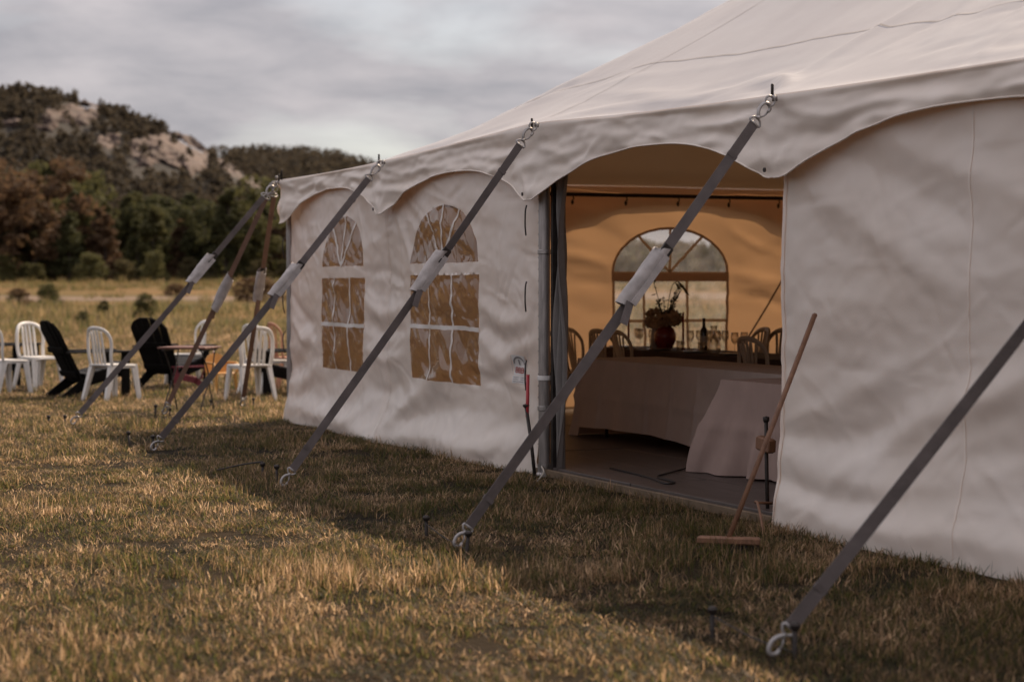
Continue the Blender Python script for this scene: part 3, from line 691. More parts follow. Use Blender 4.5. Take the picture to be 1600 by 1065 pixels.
wall_l = fabric_wall('wall_panel', .025, 6.03, 2.40, .022, [W1, W2], left_disp, front3, M['wall_vinyl'], M['film'], 'front wall sheet with two arched clear windows', .013)
# front wall, right sheet: plain
cr = np.random.default_rng(9)
right_items = creases(cr, 130, 9.3, 13.2, .05, 2.3, .2, .9, .002, .005, .012, .022, ang=-.4, spread=2.0) + creases(cr, 70, 9.3, 13.2, .05, 2.3, .1, .5, .0015, .004, .011, .02) + creases(cr, 16, 9.4, 13, .1, 1.0, .6, 1.8, .008, .022, .05, .12, ang=.3, spread=.8)
right_items += [([(9.45, 2.05), (10.1, 1.75), (11.0, 1.35)], .03, .09), ([(9.6, 2.25), (10.4, 1.95), (11.3, 1.6)], -.03, .09), ([(10.2, 2.25), (10.9, 2.0), (11.6, 1.8)], .03, .08),
                ([(9.34, .62), (9.9, .75), (10.6, 1.0)], .03, .07), ([(9.34, .42), (9.8, .36), (10.5, .35), (11.3, .5)], .045, .09), ([(9.34, .52), (9.9, .55), (10.7, .75)], -.03, .07),
                ([(9.34, .28), (9.8, .22), (10.4, .25)], -.03, .06), ([(9.34, .16), (10.0, .10), (11.2, .16), (12.5, .1)], .04, .08), ([(10.3, .55), (11.0, .8), (12.0, 1.1)], .035, .10)]
right_items = [(p_, a_ * (.62 if abs(a_) > .012 else 1), w_) for p_, a_, w_ in right_items]
def right_disp(s, z):
    d = .17 * (1 - sstep(-.1, .6, z)) * (.6 + .4 * perlin(s * .7, 1.3, 18)) + .013 * perlin(s * .8 + z * .9, z * 1.5 - s * .35, 22) + .009 * perlin(s * 1.9 + z, z * 3.6 - s * .8, 23) + .003 * perlin(s * 7, z * 10, 24)
    return d * sstep(9.3, 9.55, np.asarray(s) + .12) + ridges(np.asarray(s) * .85 + 3.7, z) + crease_field(np.asarray(s, float), np.asarray(z, float), right_items)
wall_r = fabric_wall('wall_panel', 9.33, 13.6, 2.40, .022, [], right_disp, front3, M['wall_vinyl'], None, 'plain front wall sheet right of the doorway')
fabric_wall('wall_panel', 13.6, 18.2, 2.40, .06, [], right_disp, front3, M['wall_vinyl'], None)
def seam_on_wall(s, z0, z1, disp, parent):
    z = np.linspace(z0, z1, 60); v = []
    for e in (-.006, .006): v.append(front3(np.full(60, s + e), z, disp(np.full(60, s + e), z) + .003))
    mesh_obj('wall_seam', np.concatenate(v), [(i, i + 1, 61 + i, 60 + i) for i in range(59)], M['valance_vinyl'], parent, True)
seam_on_wall(11.06, .05, 2.36, right_disp, wall_r); seam_on_wall(2.85, .03, 2.3, left_disp, wall_l)
hz_ = np.linspace(.01, 2.38, 60)
mesh_obj('wall_hem', np.concatenate([front3(np.full(60, 9.335), hz_, right_disp(np.full(60, 9.335), hz_) + .004), front3(np.full(60, 9.37), hz_, right_disp(np.full(60, 9.37), hz_) + .004)]), [(i, i + 1, 61 + i, 60 + i) for i in range(59)], M['wall_vinyl'], wall_r, True)

# left end wall (seen from inside through the doorway), back wall, right end wall
EP = [0, 3.05, 6.1, 9.15, 12.2]
cr = np.random.default_rng(14)
end_items = creases(cr, 70, 0, 12, .1, 2.3, .3, 1.3, .004, .015, .03, .07, ang=0, spread=.7) + [([(2.9, 1.75), (3.3, 1.70), (3.75, 1.58)], .03, .05), ([(5.16, 1.52), (5.5, 1.47), (5.95, 1.4)], .03, .05), ([(5.1, 1.3), (5.6, 1.25), (6.0, 1.1)], -.025, .05), ([(5.2, 2.0), (5.6, 1.8), (6.0, 1.72)], .02, .04), ([(2.9, 1.35), (3.3, 1.42), (3.7, 1.4)], -.025, .05)]
def end_disp(t, z): return sstep(.0, .5, t) * end_disp0(t, z)
def end_disp0(t, z): return .03 * perlin(t * .8, z * 1.6, 33) + .012 * perlin(t * 2.2, z * 4, 34) + .05 * (1 - sstep(0, .6, z)) + crease_field(np.asarray(t, float), np.asarray(z, float), end_items)
def end3(t, z, d): return np.stack([.0 - d, np.asarray(t, float), np.asarray(z, float)], 1)
EW = [dict(a0=c - .72, a1=c + .72, z0=.58, zm=1.43, zm2=1.525, ht=.485, zb=.985, f1=.27, f2=.65, fan=[45, 90, 135], bw=.034, hw=.034, wob=.004, out=-.006, frame=True, bm=M['bar_thick']) for c in (4.437, 7.6)]
wall_e = fabric_wall('wall_panel', -.02, 12.16, 2.465, .055, EW, end_disp, end3, M['wall_vinyl'], M['film_back'], 'sunlit end wall sheet glowing orange inside the tent', .006)
def back_disp(s, z): return .03 * perlin(np.asarray(s) * .8, np.asarray(z) * 1.6, 43) + .05 * (1 - sstep(0, .6, z))
fabric_wall('wall_panel', .04, 18.26, 2.40, .12, [], back_disp, lambda s, z, d: np.stack([np.asarray(s, float), TW + d, np.asarray(z, float)], 1), M['wall_vinyl'], None)
fabric_wall('wall_panel', .04, 12.16, 2.40, .12, [], back_disp, lambda t, z, d: np.stack([TL + d, np.asarray(t, float), np.asarray(z, float)], 1), M['wall_vinyl'], None)

# roof
cr = np.random.default_rng(19)
roof_items = creases(cr, 55, 8.3, 14.5, .3, 4.0, .8, 3.0, .006, .020, .03, .08, ang=1.75, spread=.5) + creases(cr, 60, .3, 14, .02, 1.0, .5, 1.8, .004, .013, .03, .08, ang=.06, spread=.3)
roof_items += [([(8.35, .40), (8.8, .34), (9.2, .16), (9.4, .03)], .035, .05), ([(7.2, .12), (8.2, .12), (9.3, .05)], -.02, .06), ([(8.4, .28), (8.9, .22), (9.25, .08)], -.02, .05), ([(6.2, .05), (7.0, .2), (8.0, .24)], .02, .07),
               ([(4.0, .10), (5.2, .14), (6.1, .04)], .02, .06), ([(3.0, .05), (4.0, .22), (5.0, .26)], -.015, .07), ([(10.5, .2), (12, .14), (13.5, .1)], .03, .08)] + creases(cr, 26, 9.5, 11.2, .35, .75, .05, .16, .004, .010, .012, .03)
def roof_rise(s, t):
    s = np.asarray(s, float); t = np.asarray(t, float); a = np.minimum(s, TL - s); b = np.minimum(t, TW - t); d = np.minimum(a, b); d = np.maximum(d, 0)
    hip = np.interp(d, [0, .35, .756, 1.367, 2.1, 2.8, 3.217, 4.5, 6.1], [0, .03, .10, .42, .85, 1.26, 1.53, 2.45, 3.75])
    mid = .485 * d + .030 * d * d; mid = np.where(d > 4.5, mid + (3.75 - (.485 * 6.1 + .03 * 37.2)) * (d - 4.5) / 1.6, mid)
    w = sstep(.3, 3.6, np.abs(a - b)); r = hip * (1 - w) + mid * w
    ridge = sstep(5.0, 6.1, b) * .0
    return r + ridge
def roof_z(s, t):
    s = np.asarray(s, float); t = np.asarray(t, float)
    e = eave_z(s) * 1.0; b = np.minimum(t, TW - t); a = np.minimum(s, TL - s); e = np.where(b < a, e, 2.47 + (e - 2.47) * np.exp(-np.abs(b - a) / .6))
    d = np.maximum(np.minimum(a, b), 0); x, _ = bay_x(s)
    z = e + roof_rise(s, t) - .05 * np.exp(-d / .5) * (1 - x ** 2) * np.minimum(1, d / .12)
    fold = .010 * perlin(s * 2.2 + t * .35, t * .35, 44) * sstep(.2, 1.2, d) + .02 * perlin(s * .8, t * .8, 45) * sstep(0, .6, d) +   .006 * perlin(s * 5.5 + t * 1.4, t * .6, 46) * sstep(.4, 1.2, d)
    z = z + fold
    return z + crease_field(s.ravel(), t.ravel(), roof_items).reshape(s.shape) * sstep(0, .1, d)
gs = np.concatenate([np.arange(0, 14.0, .05), np.arange(14.0, TL + .01, .1)]); gs[-1] = TL
gt = np.concatenate([np.arange(0, 6.2, .05), np.arange(6.2, TW - .01, .2), [TW]])
S_, T_ = np.meshgrid(gs, gt); RZ_ = roof_z(S_, T_)
TT = T_ + t_edge(S_) * np.exp(-T_ / .35)
TT = np.where(T_ >= TW - 1e-6, TW + .1, TT); SS = np.where(S_ <= 1e-6, -.04, np.where(S_ >= TL - 1e-6, TL + .1, S_))
nx, ny = len(gs), len(gt)
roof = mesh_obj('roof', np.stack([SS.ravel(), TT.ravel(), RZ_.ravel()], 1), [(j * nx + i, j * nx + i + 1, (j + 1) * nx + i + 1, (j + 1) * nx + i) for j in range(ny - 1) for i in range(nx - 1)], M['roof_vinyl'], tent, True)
M['seam'] = mat('roof seam', (.40, .37, .36), .6, .15)
def roof_at(x, y):
    i = min(max(int(np.searchsorted(gs, x)) - 1, 0), len(gs) - 2); j = min(max(int(np.searchsorted(gt, y)) - 1, 0), len(gt) - 2)
    a = (x - gs[i]) / (gs[i + 1] - gs[i]); b = (y - gt[j]) / (gt[j + 1] - gt[j])
    q = lambda A: A[j, i] * (1 - a) * (1 - b) + A[j, i + 1] * a * (1 - b) + A[j + 1, i] * (1 - a) * b + A[j + 1, i + 1] * a * b
    return float(q(SS)), float(q(TT)), float(q(RZ_))
def roof_seam(pts, wid=.010):
    P = [Vector((*p, 0)) for p in pts]; v = []
    for i, p in enumerate(P):
        d = (P[min(i + 1, len(P) - 1)] - P[max(i - 1, 0)]).normalized(); o_ = Vector((-d.y, d.x, 0)) * wid / 2
        for sg in (-1, 1):
            q = p + o_ * sg; r_ = roof_at(q.x, q.y); v.append((r_[0], r_[1], r_[2] + .006))
    mesh_obj('roof_seam', v, [(2 * i, 2 * i + 1, 2 * i + 3, 2 * i + 2) for i in range(len(P) - 1)], M['seam'], roof, True)
roof_seam([(6.15, t) for t in np.arange(.10, 6.0, .025)]); roof_seam([(s, .92) for s in np.arange(.95, 14, .025)]); roof_seam([(12.3, t) for t in np.arange(.10, 6.0, .025)])

# valance: scalloped skirt below the eave
def scallop(s, poles, flat=.07, zn=2.015, za=2.305):
    x, i = bay_x(s, poles); return zn + (za - zn) * (1 - np.clip(np.abs(x) * 1.06, 0, 1) ** 2.3)
def valance(name, x0, x1, poles, pos, ez, items, label=None, step=.03, rows=22):
    n_ = int((x1 - x0) / step); a = np.linspace(x0, x1, n_ + 1); v = []
    zt = ez(a); zb = scallop(a, poles); xb, ib = bay_x(a, poles)
    for r_ in range(rows + 1):
        k = r_ / rows; z = zt + (zb - zt) * k
        amp = np.minimum(k * 5, 1.0)
        d = .012 * k + .018 * perlin(a * .9, z * 7.5 + a * .25, 55) * amp + .012 * perlin(a * 2.4 - z * 3, z * 13, 56) * amp + .005 * perlin(a * 8, z * 15, 57) * amp + .02 * k * k * perlin(a * 3.3, 7.7, 58) + .012 * np.exp(-((k - .06) / .06) ** 2)
        d = d + crease_field(a, z, items) * amp
        v.append(pos(a, z, d))
    P = np.concatenate(v); w_ = n_ + 1
    o = mesh_obj(name, P, [(j * w_ + i, j * w_ + i + 1, (j + 1) * w_ + i + 1, (j + 1) * w_ + i) for j in range(rows) for i in range(n_)], M['valance_vinyl'], tent, True)
    # hem roll along the scalloped edge, one per bay
    for b in range(len(poles) - 1):
        ids = [i for i in range(w_) if ib[i] == b]
        if len(ids) < 8: continue
        m_ = MB(); m_.tube([P[rows * w_ + i] for i in ids[::2]], .0055, 5); m_.build('hem', M['valance_vinyl'], o, True)
    return o
cr = np.random.default_rng(29)
val_items = creases(cr, 80, 0, 14, 2.0, 2.5, .2, 1.0, .003, .012, .015, .04, ang=.05, spread=.5)
for p in POLES[:5]:
    val_items += [([(p - .05, 2.42), (p - .5, 2.36), (p - 1.2, 2.40)], .022, .035), ([(p + .05, 2.40), (p + .5, 2.33), (p + 1.1, 2.38)], .022, .035), ([(p - .03, 2.3), (p - .4, 2.27), (p - .9, 2.33)], -.018, .035),
                  ([(p + .1, 2.28), (p + .5, 2.24), (p + .9, 2.33)], -.016, .035), ([(p - .15, 2.2), (p, 2.05)], .012, .03), ([(p + .15, 2.2), (p + .03, 2.05)], .012, .03)]
front_val = valance('valance', -.03, 14.0, POLES, lambda s, z, d: np.stack([s, t_edge(s) - d, z], 1), lambda s: eave_z(s) + .0, val_items, 'front valance with wide scallops')
valance('valance', 0, TW, EP, lambda t, z, d: np.stack([-.04 - d, t, z], 1), lambda t: np.full_like(t, 2.47), val_items[:40], None, .06, 12)
valance('valance', 14.0, TL, [13.9, 15.5, 18.3], lambda s, z, d: np.stack([s, t_edge(s) - d, z], 1), lambda s: eave_z(s), val_items[:40], None, .08, 8)
for p in POLES[:5]:                                            # grommets at the scallop points
    g_ = MB(); g_.lathe([(.004, 0), (.014, 0), (.014, .006), (.004, .006)], 10, (p + .02, float(t_edge(p)) - .075, 2.055), Matrix.Rotation(R(90), 3, 'X')); g_.build('grommet', M['iron'], tent)

# poles and frame
def pole(s, t, r=.032, z1=2.44, up=.10, two=False):
    m_ = MB(); m_.lathe([(r, 0), (r, .5), (r * 1.0, z1 - .02), (r * .7, z1)], 14, (s, t, 0))
    o = m_.build('pole', M['alu'], tent, 'auto')
    b = MB(); b.lathe([(r + .03, 0), (r + .03, .012), (r + .006, .03), (r + .006, .09)], 14, (s, t, .0)); b.build('pole_foot', M['steel'], o, 'auto')
    if up: q = MB(); q.lathe([(.009, 0), (.009, up), (.006, up + .005)], 8, (s, -.10, z1 + .03)); q.build('pole_pin', M['iron'], o, True)
    return o
for i, p in enumerate(POLES[:6]):
    if i == 2: continue
    pole(p if i else -.005, .10 if i else .01, z1=float(eave_z(p)) - .05, up=.075)
pa = pole(6.13, .0, .043, 2.50, .07)
m_ = MB(); m_.box((6.215, .045, 1.22), (.035, .05, 2.42)); m_.build('dark_slot_strip', M['iron'], tent)  # dark strip standing in for the shaded slot between doorway pole and curtain
holes = MB()
for k in range(26): holes.lathe([(.0045, 0), (.0045, .002)], 7, (6.13 - .0195, -.0385, .15 + k * .085), Matrix.Rotation(R(63), 3, 'X') )
holes.build('pin_holes', M['iron'], pa)['kind'] = 'stuff'
for t in EP[1:]: pole(.09, t, .032, 2.42, .1)
for z_, m__ in ((1.62, 'steel'), (.70, 'print_white'), (.48, 'steel')):
    b = MB(); b.lathe([(.046, 0), (.050, .004), (.050, .03), (.046, .034)], 14, (6.13, .0, z_)); b.build('pole_clamp', M[m__], pa, 'auto')
# eave rails
eb = MB(); eb.tube([(.13, .1, 2.36), (.13, 12.1, 2.37)], .022, 8); rail = eb.build('eave_rail', M['iron'], tent, True)
for k in range(18):
    t = .55 + k * .65; h_ = MB(); h_.tube([(.13, t, 2.365), (.155, t, 2.345), (.155, t + .01, 2.31), (.13, t, 2.30)], .007, 6); h_.lathe([(.004, 0), (.014, .015), (.017, .035), (.008, .05)], 8, (.14, t, 2.25)); h_.build('rail_clip', M['iron'], rail, True)
eb = MB(); eb.tube([(.1, .14, 2.40), (6.1, .14, 2.46), (9.4, .14, 2.41)], .02, 8); eb.build('eave_rail', M['iron'], tent, True)
for q in ((6.1, 6.1), (12.2, 6.1)):
    m_ = MB(); m_.lathe([(.06, 0), (.06, 3.0), (.055, 6.15)], 14, (*q, .0)); m_.build('centre_pole', M['alu'], tent, True)
g_ = MB(); g_.tube([(.30, 5.05, .50), (.24, 5.55, 1.15), (.16, 6.10, 1.90)], .011, 6); g_.build('inner_guy_rope', M['webbing_brown'], tent, True)
# gathered door curtain tied back beside the pole
def curtain():
    n_, r_ = 26, 60; v = []
    for j in range(r_ + 1):
        k = j / r_; z = .05 + 2.3 * k; w = .10 + .02 * math.sin(k * 7) - .04 * max(0, 1 - k * 2.4)
        for i in range(n_ + 1):
            q = i / n_; v.append((6.245 + q * w + .01 * math.sin(k * 11), .06 + .030 * math.sin(q * 17 + 2 * math.sin(k * 4)) + .02 * math.sin(k * 9 + q * 5), z))
    mesh_obj('door_curtain', v, [(j * (n_ + 1) + i, j * (n_ + 1) + i + 1, (j + 1) * (n_ + 1) + i + 1, (j + 1) * (n_ + 1) + i) for j in range(r_) for i in range(n_)], M['hem'], tent, True)
curtain()
for k, z_ in enumerate((1.86, 1.30, .72)):                        # lacing loops on the sheet edge
    m_ = MB(); m_.tube(catmull([(5.95, -.06, z_ + .12), (5.985, -.085, z_ + .08), (5.99, -.09, z_ - .02), (5.95, -.065, z_ - .10)], 4), .0065, 6, flat=.5); m_.build('lacing_loop', M['rope'], tent, True)
for k, z_ in enumerate((1.75, 1.2, .8)):
    m_ = MB(); m_.tube(catmull([(.05, -.05, z_ + .12), (.09, -.09, z_ + .08), (.09, -.09, z_ - .02), (.05, -.06, z_ - .10)], 4), .0065, 6, flat=.5); m_.build('lacing_loop', M['rope'], tent, True)
# maker's label on the sheet
def on_left(s, z, e): return Vector(front3(np.array([s]), np.array([z]), left_disp(np.array([s]), np.array([z])) + e)[0])
def patch(name, s0, s1, z0, z1, e, mat_, parent, n_=5):
    v = [on_left(s0 + (s1 - s0) * i / n_, z0 + (z1 - z0) * j / n_, e) for j in range(n_ + 1) for i in range(n_ + 1)]
    return mesh_obj(name, v, [(j * (n_ + 1) + i, j * (n_ + 1) + i + 1, (j + 1) * (n_ + 1) + i + 1, (j + 1) * (n_ + 1) + i) for j in range(n_) for i in range(n_)], mat_, parent, True)
lab = patch('maker_label', 5.55, 5.76, .715, .865, .004, M['print_white'], wall_l)
lab2 = patch('maker_label', 5.54, 5.76, .655, .712, .004, M['print_white'], wall_l)
def ribbon(pts, w, e, mat_, nm='label_print'):
    v = []
    for i, p in enumerate(pts):
        a = pts[max(i - 1, 0)]; b = pts[min(i + 1, len(pts) - 1)]; dx_, dz_ = b[0] - a[0], b[1] - a[1]; l_ = math.hypot(dx_, dz_ * 1.0) + 1e-9
        for sg in (-1, 1): v.append(on_left(p[0] - dz_ / l_ * w / 2 * sg, p[1] + dx_ / l_ * w / 2 * sg, e))
    mesh_obj(nm, v, [(2 * i, 2 * i + 1, 2 * i + 3, 2 * i + 2) for i in range(len(pts) - 1)], mat_, wall_l, True)
ribbon([(5.655 + .085 * math.cos(t), .80 + .05 * math.sin(t)) for t in np.linspace(0, math.pi, 14)], .012, .007, M['print_grey'])
ribbon([(5.655, .795), (5.655, .835)], .02, .007, M['print_grey'])
def glyph_B(s0): 
    ribbon([(s0, .735), (s0, .775)], .012, .007, M['print_red'])
    for z_ in (.737, .755, .773): ribbon([(s0, z_), (s0 + .035, z_)], .008, .007, M['print_red'])
    ribbon([(s0 + .036, .737), (s0 + .036, .773)], .010, .0075, M['print_red'])
for s0 in (5.58, 5.635, 5.69): glyph_B(s0)
for z_ in (.70, .685, .67): ribbon([(5.56, z_), (5.74, z_)], .004, .007, M['print_grey'])
ribbon([(5.545, .716), (5.545, .86)], .004, .006, M['print_grey']); ribbon([(5.765, .716), (5.765, .86)], .004, .006, M['print_grey'])

# ------------------------------------------------------------------ guy straps
def hook_parts(root, p, d, side, big=1.0, white=False):
    """snap hook: D ring, swivel and open hook body along direction d from point p"""
    d = Vector(d).normalized(); a = Vector(side).normalized(); b = d.cross(a); mt = M['hook_white'] if white else M['steel']; k = big
    def P(x, y, z=0): return p + d * (x * k) + a * (y * k) + b * (z * k)
    m_ = MB(); m_.tube(catmull([P(0, -.034), P(.012, -.040), P(.034, -.022), P(.040, 0), P(.034, .022), P(.012, .040), P(0, .034)], 3), .0075 * k, 6); m_.tube([P(0, -.036), P(0, .036)], .0085 * k, 6); m_.build('buckle_ring', mt, root, True)
    m_ = MB(); m_.lathe([(.014 * k, 0), (.014 * k, .02 * k)], 8, P(.036, 0), Matrix((a, b, d)).transposed()); m_.tube(catmull([P(.05, 0), P(.075, .022), P(.11, .030), P(.145, .018), P(.155, -.008), P(.135, -.03), P(.11, -.028)], 3), [.011 * k] * 18 + [.007 * k], 7)
    m_.tube([P(.055, -.006), P(.08, -.024), P(.112, -.030)], .006 * k, 6); m_.build('snap_hook', mt, root, True)
def strap(foot, top, frac, label, side=(1, 0, 0), w=.056, mname='webbing', group='guy straps', hook_white=False, keeper=None, sleeve_r=.046):
    """a webbing guy: foot and top are tent-local points; the ratchet sits in a pale sleeve part of the way down"""
    f_ = Vector(foot); t_ = Vector(top); root = thing('guy_strap', label, 'strap', L2W(f_.x, f_.y, 0), THETA, group)
    o_ = Vector((f_.x, f_.y, 0)); A = t_ - o_; B = f_ - o_; d = (B - A).normalized(); Lg = (B - A).length
    up = Vector((1, 0, 0)) if side is None else Vector(side)
    wd = d.cross(up).normalized(); fe = 1 - .125 / Lg
    m_ = MB(); n_ = 14
    rows = []
    for i in range(n_ + 1):
        k = i / n_; p = A.lerp(B, .045 + k * (fe - .045)); p.z -= .012 * math.sin(math.pi * k); tw = R(10 * math.sin(k * 5 + f_.x)); ww = (wd * math.cos(tw) + wd.cross(d) * math.sin(tw))
        nn = ww.cross(d)
        rows.append((p - ww * w / 2 - nn * .002, p + ww * w / 2 - nn * .002, p + ww * w / 2 + nn * .002, p - ww * w / 2 + nn * .002))
    vs = [q for r_ in rows for q in r_]; fs = []
    for i in range(n_):
        for k in range(4): fs.append((i * 4 + k, i * 4 + (k + 1) % 4, i * 4 + 4 + (k + 1) % 4, i * 4 + 4 + k))
    fs += [(3, 2, 1, 0), (n_ * 4, n_ * 4 + 1, n_ * 4 + 2, n_ * 4 + 3)]
    m_.add(vs, fs); m_.build('webbing', M[mname], root)
    # sewn keepers
    for kf in (keeper or (.12, .90)):
        p = A.lerp(B, kf); p.z -= .012 * math.sin(math.pi * kf); m_ = MB(); m_.bar(p - d * .012, p + d * .012, w + .006, .009, wd.cross(d)); m_.build('stitched_keeper', M[mname], root)
    # top hook towards the eave, bottom hook towards the stake
    hook_parts(root, A.lerp(B, .045), -d, wd, .95, False); hook_parts(root, A.lerp(B, fe), d, wd, .80, hook_white)
    m_ = MB(); c = A.lerp(B, .0); ring = []
    for k in range(12):
        t = 2 * math.pi * k / 12; ring.append(c + d * (.028 * math.cos(t) - .03) + wd * (.03 * math.sin(t)))
    m_.tube(ring, .007, 6, closed=True); ee = Vector((t_.x - o_.x, -.105 - o_.y, float(eave_z(t_.x)) - .025)) if t_.y < -.12 else c - d * .12; m_.bar(c - d * .05, ee, .036, .006, wd.cross(d)); m_.build('eave_tab', M['steel'], root, True)
    # ratchet and its sleeve
    a0, a1 = frac; pm = A.lerp(B, (a0 + a1) / 2); nrm = wd.cross(d)
    m_ = MB(); m_.bar(A.lerp(B, a0 + .01), A.lerp(B, a1 - .012), w + .004, .034, nrm); m_.bar(A.lerp(B, a0 - .008) + nrm * .022, A.lerp(B, a0 + .03) + nrm * .022, w + .004, .018, nrm); m_.build('ratchet', M['iron'], root)
    q0 = A.lerp(B, a1 - .01) + nrm * .03; m_ = MB(); m_.bar(q0, q0 + d * .09 + Vector((0, 0, -.05)) + nrm * .03, w * .8, .003, nrm); m_.build('loose_tail', M[mname], root)
    rs_ = random.Random(int(f_.x * 100)); seg = 16; nn_ = 18; v = []; f2 = []
    for i in range(seg + 1):
        k = i / seg; p = A.lerp(B, a0 + (a1 - a0) * k) + wd * .012
        for j in range(nn_):
            t = 2 * math.pi * j / nn_
            rr = sleeve_r * (1.0 + .10 * math.sin(k * 3.2 + .5) + .10 * math.sin(2 * t + k * 5 + f_.x) + .07 * math.sin(5 * t + 9 * k) + .05 * rs_.uniform(-1, 1))
            v.append(p + wd * (math.cos(t) * rr) + nrm * (math.sin(t) * rr * .72) + d * (.03 * math.cos(t) * (1 if i == 0 else .4 if i == seg else 0)))
    for i in range(seg):
        for j in range(nn_): f2.append((i * nn_ + j, i * nn_ + (j + 1) % nn_, (i + 1) * nn_ + (j + 1) % nn_, (i + 1) * nn_ + j))
    sl = mesh_obj('ratchet_sleeve', v, f2, M['sleeve'], root, True)
    m_ = MB(); m_.bar(A.lerp(B, a0 + .01) - wd * .02 + nrm * sleeve_r * .78, A.lerp(B, a1 - .01) - wd * .02 + nrm * sleeve_r * .70, .035, .012, nrm); m_.build('sleeve_flap', M['sleeve'], sl)
    return root
LS = 'grey webbing guy strap '
strap((.02, -2.22, .04), (.0, -.17, 2.385), (.30, .42), LS + 'from the far tent corner, running forward to the leftmost stakes')
strap((-.98, -1.06, .04), (-.05, -.17, 2.37), (.38, .53), 'brownish guy strap running diagonally out from the far tent corner', (-.9, .4, 0), .05, 'webbing_brown')
strap((-1.88, .05, .04), (-.15, -.09, 2.40), (.36, .50), 'sunlit orange-brown guy strap behind the far tent corner, nearest the white wall', (1, -.2, .3), .05, 'webbing_brown')
strap((3.21, -2.20, .04), (3.10, -.17, 2.42), (.36, .475), LS + 'crossing the first small window, next to the tent corner', w=.058)
strap((6.20, -2.02, .03), (6.26, -.17, 2.51), (.355, .47), LS + 'crossing the wide window left of the doorway', hook_white=True)
strap((9.494, -2.10, .03), (9.46, -.17, 2.42), (.345, .475), LS + 'crossing the open doorway', hook_white=True, w=.06)
strap((12.69, -2.15, .03), (13.10, -.17, 2.43), (.28, .40), LS + 'nearest the camera, in front of the plain wall', hook_white=True, w=.056)

# ------------------------------------------------------------------ iron stakes
def stake(x, y, h, lean, label, rad=.011):
    h *= .68; rad *= .9; root = thing('iron_stake', label, 'stake', (x, y, 0), 0, 'tent stakes')
    top = Vector((lean[0] * h, lean[1] * h, h)); m_ = MB(); m_.tube([(-lean[0] * .1, -lean[1] * .1, -.1), (0, 0, 0), top], [rad, rad, rad], 8); m_.build('shaft', M['iron'], root, True)
    m_ = MB(); m_.lathe([(rad, -.022), (rad * 1.9, -.012), (rad * 2.1, 0), (rad * 1.5, .010), (.001, .012)], 10, top); m_.build('head', M['iron'], root, 'auto')
SG = [(-4.56, 18.9, .14, (-.1, 0), 'leftmost iron stake beside the far corner strap'), (-4.40, 18.85, .15, (.05, 0), 'iron stake second from the left beside the far corner strap'),
      (-3.76, 20.2, .17, (.05, 0), 'thin iron stake at the foot of the brownish diagonal strap'), (-3.62, 20.25, .12, (.1, 0), 'short iron stake just right of the brownish strap foot'),
      (-3.26, 16.35, .20, (-.1, .05), 'mushroom-headed stake left of the strap foot at the shadow edge'), (-2.98, 15.95, .20, (-.06, 0), 'mushroom-headed stake touching the strap foot at the shadow edge'),
      (-1.79, 13.75, .17, (0, 0), 'dark stake left of the white hook, in front of the wide window'), (-1.64, 13.35, .20, (0, 0), 'dark stake touching the white hook, in front of the wide window'),
      (-.475, 10.6, .17, (0, .05), 'dark stake standing alone left of the doorway strap foot'), (-.235, 9.85, .19, (.08, 0), 'dark stake holding the doorway strap foot'),
      (.80, 7.62, .17, (0, .05), 'blurred stake left of the nearest strap foot'), (1.055, 7.12, .21, (0, 0), 'blurred stake holding the nearest strap foot'),
      (-3.36, 21.4, .14, (0, 0), 'small stake beyond the straps, in front of the orange chair'), (-2.90, 21.5, .16, (0, 0), 'small stake beyond the straps, in front of the paired white chairs')]
for a in SG: stake(*a)
def cord(name, pts, r_, mat_, label, cat='cord'):
    m_ = MB(); m_.tube(catmull(pts, 7), r_, 6); o = m_.build(name, mat_, None, True); tag(o, label, cat); return o
cord('anchor_cord', [(-.475, 10.6, .08), (-.36, 10.25, .05), (-.24, 9.9, .04)], .003, M['rope'], 'thin cord between the two stakes at the doorway strap')
cord('anchor_cord', [(.80, 7.62, .09), (.93, 7.36, .05), (1.05, 7.13, .04)], .0032, M['rope'], 'thin cord between the two stakes at the nearest strap')
cord('anchor_cord', [(-2.15, 13.95, .05), (-1.95, 13.85, .10), (-1.79, 13.75, .13)], .006, M['rope'], 'dark rope end tied to the stake left of the white hook')
cord('pale_cord', [tuple(L2W(6.20, -.03, .06)), tuple(L2W(6.3, -.10, .09)), tuple(L2W(6.42, -.14, .06)), tuple(L2W(6.48, -.22, .0))], .006, M['cord'], 'pale bent cord at the foot of the doorway pole')
cord('brown_cable', [tuple(L2W(9.18, .05, .12)), tuple(L2W(9.34, -.16, .15)), tuple(L2W(9.50, -.25, .17)), tuple(L2W(9.62, -.30, .10)), tuple(L2W(9.70, -.33, .0))], .008, M['wood'], 'brown cable arching out from under the plain wall sheet')

# ------------------------------------------------------------------ broom, pole extras
bh = L2W(10.113, -.80, 0)
bt = L2W(9.87, -.115, 1.237)
broom = thing('push_broom', 'wooden push broom leaning on the wall right of the doorway', 'broom', bh, R(-14))
inv = Matrix.Rotation(R(14), 3, 'Z')
top = inv @ (bt - bh)
m_ = MB(); m_.tube([Vector((0, 0, .075)), Vector((0, 0, .075)).lerp(top, .5) + Vector((.004, 0, .004)), top], [.0135, .014, .0145], 12); m_.lathe([(.0145, -.008), (.013, .006), (.001, .012)], 12, top); m_.build('handle', M['wood'], broom, True)
m_ = MB(); m_.box((0, 0, .062), (.33, .06, .04), bev=.008); m_.build('head', M['wood'], broom, 'auto')
m_ = MB(); br = random.Random(2)
for i in range(34):
    for j in range(4):
        x_ = -.155 + i * .0094; y_ = -.02 + j * .0135; m_.bar((x_, y_, .045), (x_ + br.uniform(-.006, .006), y_ + br.uniform(-.006, .006), .0), .004, .004)
m_.build('bristles', M['iron'], broom)['kind'] = 'stuff'
